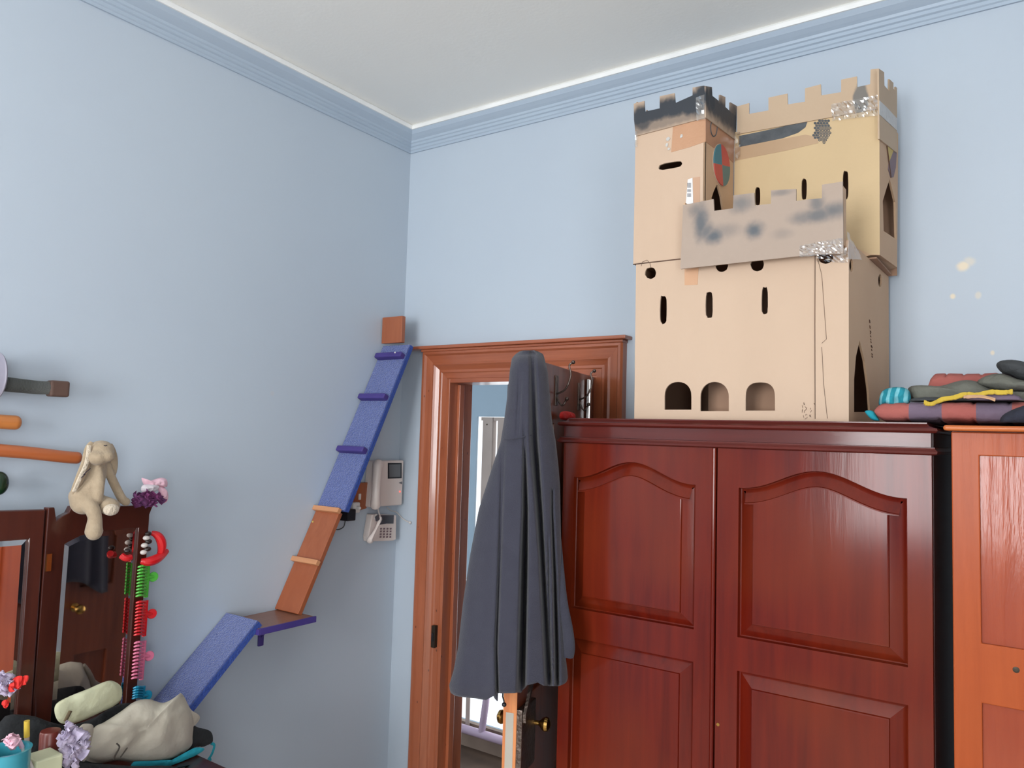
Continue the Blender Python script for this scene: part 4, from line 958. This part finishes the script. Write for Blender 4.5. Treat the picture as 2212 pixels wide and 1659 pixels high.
build('handset', MB().tube(hp, [.010+.004*math.cos(2*PI*i/(len(hp)-1)) for i in range(len(hp))], 12, flat=((1,0,0),.8)), M['cream_plastic'], parent=tpn, smooth=True)
build('cradle_hook', MB().obox(ph(815,1119,.068), V((.003,0,0)), V((0,.008,.004)), V((0,-.003,.009))), M['display'], parent=tpn)
tag(build('intercom_cord', MB().tube(smooth_path([L_(816,1094,.04), L_(818,1106,.05), L_(822,1118,.07), L_(820,1128,.07)], 6), .0028, 8), M['cord'], smooth=True), 'short white cord linking the intercom to the telephone', 'cord')
tag(build('wall_cable', MB().tube(smooth_path([L_(836,1096,.006), L_(845,1103,.006), V((.004,-.008,1.487)), P(872,1122,1,-.005), P(888,1130,1,-.005)], 6), .0022, 8).ball(P(886,1129,1,-.006), .006), M['cord'], smooth=True), 'thin white cable running round the corner to the back wall', 'cable')

# ------------------------------------------------------------------ wooden swords on the left wall
def sword(name, px, rad, label, m, xx=.06):
    return None
g1 = thing('toy_sword', 'toy sword with grey cord-wrapped grip and square dark pommel, topmost on the left wall', 'sword', L_(60,838,.06), 'swords hung on the left wall')
path = smooth_path([L_(108,838,.06), L_(80,837,.06), L_(40,833,.06), L_(0,829,.06), L_(-60,826,.06)], 8)
wv = []
build('grip', MB().tube(path, [.0165+.0009*((i % 2)*2-1)-.003*(1-i/len(path)) for i in range(len(path))], 14, flat=((0,0,1), .7)), M['grey_cord'], parent=g1, smooth=True)
wr = MB()
fine = smooth_path([L_(108,838,.06), L_(80,837,.06), L_(40,833,.06), L_(0,829,.06), L_(-60,826,.06)], 14)
for i, p in enumerate(fine[:-1]):
    r = .0155+.0022*i/len(fine); wr.tube([p+V((r*.8*math.cos(t),0,r*1.06*math.sin(t)))+V((0,.002*math.sin(t),0)) for t in [2*PI*k/12 for k in range(12)]], .0012, 5, closed=True)
build('cord_wrap', wr, mat('grey_cord_dark', (96,98,96), rough=.9), parent=g1, smooth=True)
c0 = L_(125,840,.06)
build('pommel', MB().obox(c0, V((.016,0,0)), V((0,.0245,0)), V((0,0,.0215))), M['brown_cap'], parent=g1, bevel=.006, seg=3)
cg = L_(3,815,.06)
build('hand_guard', MB().lathe([(.02,-.004),(.058,-.003),(.06,0),(.058,.003),(.02,.004)], L_(-8,812,.06), (0,1,0), 28), mat('pale_lilac_guard', (150,146,160), rough=.5), parent=g1, smooth=True)
build('blade', MB().obox(L_(-60,826,.06)+V((0,-.28,.01)), V((.006,0,0)), V((0,.28,0)), V((0,0,.016))), M['sword_red'], parent=g1, bevel=.004)
def wsword(px, r, label, m):
    path = smooth_path([L_(x, y, .05) for x, y in px], 5)
    path += [path[-1]+V((0,-.12,0)), path[-1]+V((0,-.45,.02))]; n = len(path)
    t = thing('wooden_sword', label, 'sword', path[n//2], 'swords hung on the left wall')
    d0 = (path[1]-path[0]).normalized(); hd_ = [path[0]-d0*(r*.75*math.cos(a)) for a in (.12,.4,.75,1.15)]; hr_ = [r*math.sin(a) for a in (.12,.4,.75,1.15)]
    build('grip', MB().tube(hd_+path, hr_+[r]*n, 16, flat=((0,0,1), .75)), m, parent=t, smooth=True); return t
wsword([(34,913),(16,912),(0,911),(-60,908)], .0185, 'short-showing pale orange wooden sword handle between the other two swords', M['sword'])
wsword([(167,989),(150,988),(130,986),(70,979),(0,973),(-60,969)], .0165, 'long reddish-orange wooden sword ending beside the plush rabbit', M['sword_red'])
kb_ = thing('glossy_bauble', 'dark green glossy bauble with a bright glint at the left edge', 'bauble', L_(-2,1045,.05))
build('globe', MB().ball(L_(-2,1044,.05), V((.02,.022,.030)), 18, 12), mat('dark_green_gloss', (34,40,30), (26,60,34), rough=.08), parent=kb_, smooth=True)
build('stem', MB().tube([L_(-2,1044,.05), L_(-2,1044,.05)+V((-.048,-.03,0))], .008, 8), M['black'], parent=kb_)
rk = MB()
yy = L_(-60,900,0).y-.1
rk.box((.002,yy-.015,L_(-60,960,0).z-.08), (.02,yy+.015,L_(-60,826,0).z+.06))
for p_ in (826,908,969):
    z = L_(-60,p_,.05).z; rk.box((.018,yy-.01,z-.034), (.08,yy+.01,z-.022))
tag(build('sword_rack', rk, M['dressing']), 'upright wooden rack holding the swords just beyond the left edge', 'rack')

# ------------------------------------------------------------------ dressing table with folding mirrors
XM = .12
dt = thing('dressing_table', 'dark wooden dressing table with hinged folding mirrors against the left wall', 'dressing table', (.25,-1.6,0))
TZt = .925
build('table_top', MB().box((.03,-2.2,TZt-.025), (.50,-1.085,TZt)), M['dressing'], parent=dt, bevel=.004)
build('drawer_body', MB().box((.04,-2.18,.3), (.46,-1.11,TZt-.025)), M['dressing'], parent=dt)
for yy in (-2.15,-1.15):
    for xx in (.07,.43): build('leg', MB().tube([(xx,yy,0),(xx,yy,.3)], [.015,.022], 10), M['dressing'], parent=dt)
WO = P(105,1215,0,XM)
mp0 = P(178,1318,0,XM-.01); KN = lp(LW-.105, KZ, -th-.045)
WN = (((KN-mp0).normalized())-((mp0-CAM).normalized())).normalized()      # wing swung so that it mirrors the door knob
WY = V((-WN.y, WN.x, 0)).normalized(); WZ = WN.cross(WY).normalized()
if WZ.z < 0: WZ = -WZ
def m_(x, y, h=XM): return Q(x, y, WO+WN*(h-XM), WN)
def ab(p): return ((p-WO).dot(WY), (p-WO).dot(WZ))
def wp(a, b, h=0): return WO+WY*a+WZ*b+WN*h
gy0, zt_ = ab(m_(138,1200))[0], ab(m_(270,1143))[1]; gy1 = ab(m_(299,1150))[0]; zb_ = ab(m_(270,1530))[1]
gl_o = [(gy0,zb_),(gy1,zb_),(gy1,zt_),(gy0+.09,zt_),(gy0+.04,zt_-.006),(gy0,zt_-.022)]
wo = [ab(m_(*p)) for p in ((105,1097),(118,1096),(122,1126),(128,1120),(137,1114),(149,1108),(156,1094),(200,1092),(270,1093),(331,1091),(323,1111))]
rb = ab(m_(322,1130)); zlow = (TZt+.004-WO.z)/WZ.z
wo += [rb, (rb[0],zlow), (wo[0][0],zlow)]
wing = build('mirror_wing_frame', MB().panel([wp(*q) for q in wo], [[wp(*q) for q in gl_o]], WN, .022), M['dressing'], parent=dt, bevel=.002)
def bev_mirror(outl, depth, bw_, par, f, nm='mirror_glass'):
    ar = sum(outl[i-1][0]*outl[i][1]-outl[i][0]*outl[i-1][1] for i in range(len(outl)))
    ins_ = inset(outl, bw_ if ar > 0 else -bw_); L = len(outl)
    mb = MB().add([f(*q, -depth-.003) for q in outl]+[f(*q, -depth) for q in ins_], [(j,(j+1) % L, L+(j+1) % L, L+j) for j in range(L)]+[tuple(L+j for j in range(L))])
    return build(nm, mb, M['mirror'], parent=par)
bev_mirror(gl_o, .004, .014, wing, wp)
hz = m_(105,1215)
build('hinge', MB().box((hz.x-.002,hz.y-.006,hz.z-.022), (hz.x+.003,hz.y+.006,hz.z+.022)), M['brass'], parent=wing)
# centre mirror
mc = lambda x, y: P(x, y, 0, XM)
cy1 = mc(98,1110).y; cz1 = mc(90,1101).z; gcy = mc(62,1166).y; gcz = mc(50,1166).z
oc = [V((XM,-2.05,TZt)), V((XM,cy1,TZt)), V((XM,cy1,cz1)), V((XM,-2.05,cz1+.02))]
gc = [V((XM,-1.98,TZt+.1)), V((XM,gcy,TZt+.1)), V((XM,gcy,gcz)), V((XM,-1.98,gcz+.01))]
cen = build('centre_mirror_frame', MB().panel(oc, [gc], (1,0,0), .022), M['dressing'], parent=dt, bevel=.003)
bev_mirror([(p.y,p.z) for p in gc], .004, .014, cen, lambda a, b, h=0: V((XM+h,a,b)))
build('hinge_post', MB().tube([V((XM-.012,cy1+.01,TZt)), V((XM-.012,cy1+.01,mc(105,1165).z))], .006, 8), M['dressing'], parent=dt)

# ------------------------------------------------------------------ plush rabbit
bx = .135
def r_(x, y, h=bx): return P(x, y, 0, h)
rab = thing('plush_rabbit', 'beige long-eared plush rabbit sitting on the mirror top, legs dangling', 'soft toy', r_(205,1095))
mb = MB()
def cap(mb, pts, rr, n=14): 
    p = smooth_path([r_(*q) for q in pts], 4); L = len(p)
    r2 = [rr[int(min(i/(L-1)*(len(rr)-1), len(rr)-1.001))]*(1-((i/(L-1)*(len(rr)-1)) % 1)) + rr[min(len(rr)-1, int(min(i/(L-1)*(len(rr)-1), len(rr)-1.001))+1)]*((i/(L-1)*(len(rr)-1)) % 1) for i in range(L)]
    mb.tube(p, r2, n); mb.ball(p[0], r2[0], n, 8); mb.ball(p[-1], r2[-1], n, 8)
mb.ball(r_(218,976,.15), V((.034,.033,.031)), 20, 14)             # head
mb.ball(r_(210,988,.165), V((.028,.026,.020)), 18, 12)            # cheeks
mb.ball(r_(228,985,.172), V((.024,.022,.018)), 18, 12)            # muzzle
cap(mb, [(212,1000,.14),(205,1030,.14),(192,1062,.14),(182,1082,.14)], [.020,.027,.036,.036])    # torso
mb.ball(r_(180,1072,.14), V((.034,.036,.030)), 18, 12)
cap(mb, [(212,1012,.155),(214,1040,.17),(212,1065,.172),(210,1078,.168)], [.012,.014,.014,.013])   # near arm
cap(mb, [(232,1005,.14),(240,1030,.14),(252,1056,.14),(264,1078,.145),(272,1084,.145)], [.011,.012,.012,.012,.010]) # far arm
cap(mb, [(186,1084,.155),(198,1098,.175),(205,1118,.18),(203,1142,.18),(203,1150,.185)], [.022,.019,.017,.021,.024])   # hanging leg
cap(mb, [(200,1082,.14),(222,1086,.155),(236,1092,.17)], [.020,.019,.022])       # other leg
body = build('body', mb, M['plush'], parent=rab, smooth=True, angle=180)
rm = body.modifiers.new('remesh', 'REMESH'); rm.mode = 'VOXEL'; rm.voxel_size = .0032; rm.use_smooth_shade = True
sm = body.modifiers.new('smooth', 'SMOOTH'); sm.iterations = 6; sm.factor = .5
def ear(pts, w0, nm):
    p = smooth_path([r_(*q) for q in pts], 5); L = len(p)
    return build('ear', MB().tube(p, [w0*math.sin(PI*(.12+.8*i/(L-1)))**.6 for i in range(L)], 12, flat=((0,1,.2), .4)), M['plush'], parent=rab, smooth=True)
ear([(200,956,.15),(192,970,.15),(186,1000,.155),(174,1030,.155),(163,1055,.15),(158,1068,.15)], .013, 0)
ear([(237,960,.14),(243,980,.14),(246,1005,.14),(245,1028,.14)], .012, 1)
build('ear_lining', MB().tube(smooth_path([r_(193,962,.162), r_(187,1000,.168), r_(172,1034,.168), r_(160,1062,.162)], 5), .006, 8, flat=((0,1,.2), .5)), M['plush_pale'], parent=rab, smooth=True)
build('sole', MB().ball(r_(240,1101,.19), V((.012,.021,.016)), 16, 10), M['plush_pale'], parent=rab, smooth=True)
build('foot', MB().ball(r_(236,1094,.172), V((.024,.027,.022)), 16, 12), M['plush'], parent=rab, smooth=True)
build('nose_stitch', MB().tube([r_(224,962,.186), r_(228,963,.188), r_(231,962,.186)], .0013, 6), M['thread'], parent=rab)
build('ribbon_tag', MB().tube([r_(180,1026,.178), r_(188,1018,.180), r_(195,1012,.178)], .0012, 6).tube([r_(176,1032,.176), r_(184,1024,.178)], .0012, 6), M['thread'], parent=rab)

# ------------------------------------------------------------------ hair things on the mirror's right edge
bow = thing('ribbon_bow', 'pink and white ribbon bow on the right corner of the mirror top', 'bow', m_(332,1080,.13))
build('loop', MB().inflate([m_(x,y,.14) for x,y in ((306,1032),(318,1040),(345,1032),(360,1036),(360,1052),(340,1050),(322,1056),(310,1046))], (1,0,0), .014, amp=.004, sc=60, seed=2), M['pink'], parent=bow, smooth=True)
build('loop', MB().inflate([m_(x,y,.148) for x,y in ((308,1048),(330,1046),(344,1050),(338,1060),(322,1066),(306,1062))], (1,0,0), .012, amp=.004, sc=60, seed=3), M['whiteribbon'], parent=bow, smooth=True)
build('tail', MB().inflate([m_(x,y,.14) for x,y in ((342,1050),(356,1054),(363,1070),(360,1084),(350,1086),(344,1070))], (1,0,0), .010, amp=.004, sc=60, seed=4), M['pink'], parent=bow, smooth=True)
def gauze(name, c, rx, ry, h, n, m, label, cat, seed, ax=0):
    random.seed(seed); mb = MB()
    for k in range(n):
        a = random.uniform(0, 2*PI); r0 = random.uniform(.15, 1)
        p = P(c[0]+rx*r0*math.cos(a), c[1]+ry*r0*math.sin(a), 0, h+random.uniform(-.01,.02)); nrm = V((1,random.uniform(-.9,.9),random.uniform(-.9,.9))).normalized(); X = nrm.orthogonal().normalized(); Y = nrm.cross(X); s = random.uniform(.006,.013)
        L = 7; mb.grid(3, 3, lambda u, v: p+X*(u-.5)*2*s*(1-.3*v)+Y*(v-.5)*2*s+nrm*(.5*s*math.sin(u*5+k)+.3*s*math.cos(v*6)))
    o = build(name, mb, M[m], smooth=True, solid=.0008); o['kind'] = 'thing'; del o['kind']; return tag(o, label, cat)
gauze('gauze_flower', (322,1080), 34, 15, .13, 46, 'mag', 'crumpled purple gauze flower under the pink bow', 'flower', 3)
# beaded red claw
rcw = thing('hair_scrunchie', 'red hair band with dark and clear beads on the mirror edge', 'hair band', m_(320,1190,.13))
def arcpx(cx, cy, rx, ry, a0, a1, h, n=14): return [m_(cx+rx*math.cos(a0+(a1-a0)*i/n), cy-ry*math.sin(a0+(a1-a0)*i/n), h+.012*math.sin(PI*i/n)) for i in range(n+1)]
mb = MB(); A1 = arcpx(328,1180,22,28,1.6,-.9,.14); mb.tube(A1, [.007+.006*math.sin(PI*i/14) for i in range(15)], 10)
A1 = smooth_path([m_(304,1212,.14), m_(322,1213,.15), m_(342,1205,.15), m_(360,1190,.14)], 5); mb.tube(A1, [.008+.006*math.sin(PI*i/(len(A1)-1)) for i in range(len(A1))], 10)
A1 = smooth_path([m_(262,1200,.14), m_(272,1206,.15), m_(282,1204,.15)], 4); mb.tube(A1, .009, 10)
build('band', mb, M['red_plastic'], parent=rcw, smooth=True)
for k, (x, y) in enumerate(((320,1153),(316,1162),(321,1170),(312,1178),(319,1186),(310,1193),(276,1190))):
    build('bead', MB().ball(m_(x,y,.152), V((.008,.010,.007)), 12, 8), M['bead_clear'] if k % 2 else M['bead_dark'], parent=rcw, smooth=True)
def hair_clip(x_t, x_b, y0, y1, teeth, m, label, tab):
    h = .135; c = thing('hair_claw', label, 'hair clip', m_((x_t+x_b)/2,(y0+y1)/2,h), 'hair claws clipped along the mirror edge')
    sp = [m_(x_t+8,y0,h), m_(x_b+8,y1,h)]
    build('spine', MB().tube(sp, .007, 8, flat=((0,1,0), .6)), M[m], parent=c, smooth=True)
    for k in range(teeth):
        t = (k+.5)/teeth; x = x_t+(x_b-x_t)*t; y = y0+(y1-y0)*t
        build('tooth', MB().tube(smooth_path([m_(x+8,y,h), m_(x-4,y-1,h+.012), m_(x-14,y+2,h+.004)], 3), [.0036]*4+[.0034,.003,.002], 6), M[m], parent=c, smooth=True)
    if tab:
        p = m_(tab[0], tab[1], h); build('thumb_tab', MB().lathe([(.004,-.003),(.013,-.0025),(.0145,0),(.013,.0025),(.004,.003)], p, (1,-.2,0), 16).tube([m_(x_t*.5+x_b*.5+8,tab[1],h), p], .005, 8), M[m], parent=c, smooth=True)
    return c
hair_clip(312,307,1220,1290,10,'green_plastic','green toothed hair claw, topmost of the row on the mirror edge',(331,1246))
hair_clip(308,303,1297,1374,11,'red_plastic','red toothed hair claw between the green and the pink one',(328,1326))
hair_clip(304,297,1384,1468,11,'pink_plastic','pink toothed hair claw below the red one',(322,1417))
hair_clip(302,299,1482,1510,5,'blue_plastic','turquoise toothed hair claw, lowest of the row on the mirror edge',(318,1502))

# ------------------------------------------------------------------ clutter on the dressing table
def c_(x, y, h=.3): return P(x, y, 0, h)
def clump(name, px, h, front, back, m, label, cat, amp=.005, sc=26, seed=1, sub=4, group=None, nrm=(.75,-.45,.4)):
    mb_ = MB().inflate([c_(x, y, h) for x, y in px], nrm, front, back, amp=amp, sc=sc, seed=seed, sub=sub, rings=12)
    for q in mb_.v: q.z = max(q.z, TZt+.002)
    o = build(name, mb_, M[m], smooth=True, angle=75)
    return tag(o, label, cat, group)
hat = clump('crumpled_sun_hat', [(205,1570),(225,1560),(262,1536),(290,1516),(320,1510),(350,1518),(372,1510),(391,1498),(402,1515),(412,1535),(418,1560),(416,1590),(414,1610),(395,1628),(370,1642),(330,1650),(290,1648),(255,1643),(220,1648),(192,1645),(172,1630),(185,1600)], .30, .06, .05, 'hat', 'crumpled stone-grey cotton sun hat on top of the clutter on the dressing table', 'hat', amp=.012, sc=16, seed=2)
hb = MB().inflate([c_(x, y, .345) for x, y in ((176,1566),(186,1563),(200,1566),(202,1580),(195,1610),(186,1640),(178,1645),(170,1628),(172,1600),(168,1578))], (.75,-.45,.4), .015, .01, amp=.003, sc=40, seed=5)
build('brim_fold', hb, M['hat'], parent=hat, smooth=True)
hb = MB().inflate([c_(x, y, .29) for x, y in ((388,1500),(396,1502),(412,1532),(430,1545),(430,1556),(414,1570),(404,1540))], (.75,-.45,.4), .01, .01, amp=.002, sc=40, seed=6)
build('brim_fold', hb, M['hat'], parent=hat, smooth=True)
build('crease_shade', MB().tube(smooth_path([c_(252,1606,.372), c_(258,1614,.374), c_(250,1630,.374), c_(246,1640,.37)], 5), .002, 6).tube(smooth_path([c_(275,1615,.372), c_(268,1625,.374), c_(260,1636,.372)], 5), .0018, 6), mat('hat_crease_shade', (70,64,58), rough=.9), parent=hat, smooth=True)  # dark tubes paint the shade of the folds onto the hat
cap_ = clump('cotton_cap', [(118,1540),(122,1520),(150,1504),(190,1488),(225,1473),(244,1471),(262,1484),(262,1510),(245,1526),(215,1540),(180,1556),(150,1564),(128,1560)], .27, .022, .03, 'cream_cloth', 'pale green-cream cotton cap leaning behind the sun hat', 'cap', amp=.009, sc=13, seed=3)
build('band_stripe', MB().tube([c_(152,1536,.30), c_(141,1558,.296)], .005, 8, flat=((0,1,0),.4)), mat('brown_band', (110,96,72), rough=.9), parent=cap_, smooth=True)
clump('black_garment', [(110,1560),(150,1566),(200,1552),(262,1520),(300,1530),(300,1600),(200,1660),(100,1700),(0,1700),(0,1560),(60,1545)], .2, .03, .03, 'blackcloth', 'black cloth heaped beneath the cotton cap', 'cloth', amp=.01, sc=20, seed=4)
clump('black_garment', [(410,1570),(430,1572),(455,1580),(460,1600),(452,1622),(420,1615),(400,1640),(380,1620)], .27, .02, .02, 'blackcloth', 'black cloth end sticking out to the right of the sun hat', 'cloth', amp=.006, sc=30, seed=5)
clump('turquoise_cloth', [(290,1645),(340,1652),(400,1630),(420,1615),(442,1618),(420,1634),(380,1652),(340,1668),(285,1672)], .32, .012, .012, 'teal_cloth', 'turquoise cloth edge under the front of the sun hat', 'cloth', amp=.004, sc=40, seed=7)
tag(build('turquoise_tie', MB().tube(smooth_path([c_(456,1606,.27), c_(463,1610,.27), c_(458,1628,.27), c_(449,1643,.27), c_(456,1640,.27)], 5), .004, 8, flat=((0,1,0),.5)), M['teal_cloth'], smooth=True), 'small turquoise tie hanging at the right end of the clutter', 'tie')
clump('black_garment', [(150,1655),(210,1650),(290,1655),(390,1660),(390,1720),(140,1720)], .36, .02, .03, 'blackcloth', 'black cloth along the bottom below the sun hat', 'cloth', amp=.008, sc=24, seed=9)
gauze('lilac_flower', (155,1608), 30, 44, .42, 70, 'lilac', 'crumpled lilac silk flower left of the sun hat', 'flower', 11)
gauze('lilac_flower', (12,1472), 20, 20, .36, 30, 'lilac', 'lilac silk flower at the left edge above the red one', 'flower', 12)
def petals(name, pts, h, m, label, seed):
    t = thing(name, label, 'flower', c_(*pts[0][:2], h))
    for k, (x, y, dx, dy, wdt) in enumerate(pts):
        a0 = c_(x,y,h); a1 = c_(x+dx,y+dy,h+.01); p = smooth_path([a0, (a0+a1)/2+V((.01,0,.004)), a1], 4); L = len(p)
        build('petal', MB().tube(p, [wdt*math.sin(PI*(.15+.75*i/(L-1)))**.7 for i in range(L)], 10, flat=((0,.3,1), .3)), M[m], parent=t, smooth=True)
    return t
petals('red_flower', [(25,1476,22,-4,.012),(40,1474,20,-6,.010),(25,1482,-6,8,.011),(30,1478,14,6,.010)], .37, 'redpetal', 'red silk flower at the left edge in front of the dark mirror frame', 1)
petals('red_flower', [(8,1522,6,4,.008),(12,1522,-8,-3,.007)], .36, 'redpetal', 'tiny dark-red flower low at the left edge', 2)
pot = thing('teal_pot', 'teal glazed pot in the bottom left corner holding pens', 'pot', c_(15,1700,.46))
pc_ = c_(14,1700,.46); ptop_z = c_(14,1622,.46).z
build('pot_body', MB().lathe([(.036,TZt),(.040,TZt+.02),(.044,ptop_z-.006),(.046,ptop_z),(.040,ptop_z),(.036,ptop_z-.03),(.03,TZt+.02)], V((pc_.x-.01,pc_.y,0)), (0,0,1), 28), M['teal_pot'], parent=pot, smooth=True)
def pen(x0,y0,x1,y1,h,m,label,r=.004,tip=None):
    a0, a1 = c_(x0,y0,h), c_(x1,y1,h); t = tag(build('pen', MB().tube([a0,a1],r,10), M[m], smooth=True), label, 'pen')
    if tip: build('pen_cap', MB().tube([a1+(a0-a1)*.35, a1+(a1-a0)*.01], r*1.15, 10), M[tip], parent=t, smooth=True)
pen(58,1655,58,1558,.43,'beige_metal','yellow-capped pen standing in the clutter bottom left',.005,'yellow')
pen(70,1660,36,1590,.44,'cord','pink-tipped pale brush leaning left in the clutter',.004,'pink')
pen(66,1665,35,1640,.42,'silvertape','short grey pen in the clutter beside the teal pot',.004)
gauze('pink_petal_clip', (22,1598), 9, 12, .44, 10, 'pink', 'small pink hair clip above the teal pot', 'hair clip', 21)
cbx = c_(90,1690,.42); zt2 = c_(90,1630,.42).z
tag(build('cream_box', MB().box((cbx.x-.03,cbx.y-.028,TZt), (cbx.x+.03,cbx.y+.028,zt2)), M['candle'], bevel=.004), 'cream box beside the lilac flower at the bottom edge', 'box')
tin = c_(108,1600,.36); zt3 = c_(108,1578,.36).z
tag(build('maroon_tin', MB().lathe([(.022,TZt),(.022,zt3-.004),(.020,zt3),(.004,zt3+.001)], V((tin.x,tin.y,0)), (0,0,1), 24), M['tin'], smooth=True, angle=40), 'maroon cylindrical tin behind the cream box', 'tin')
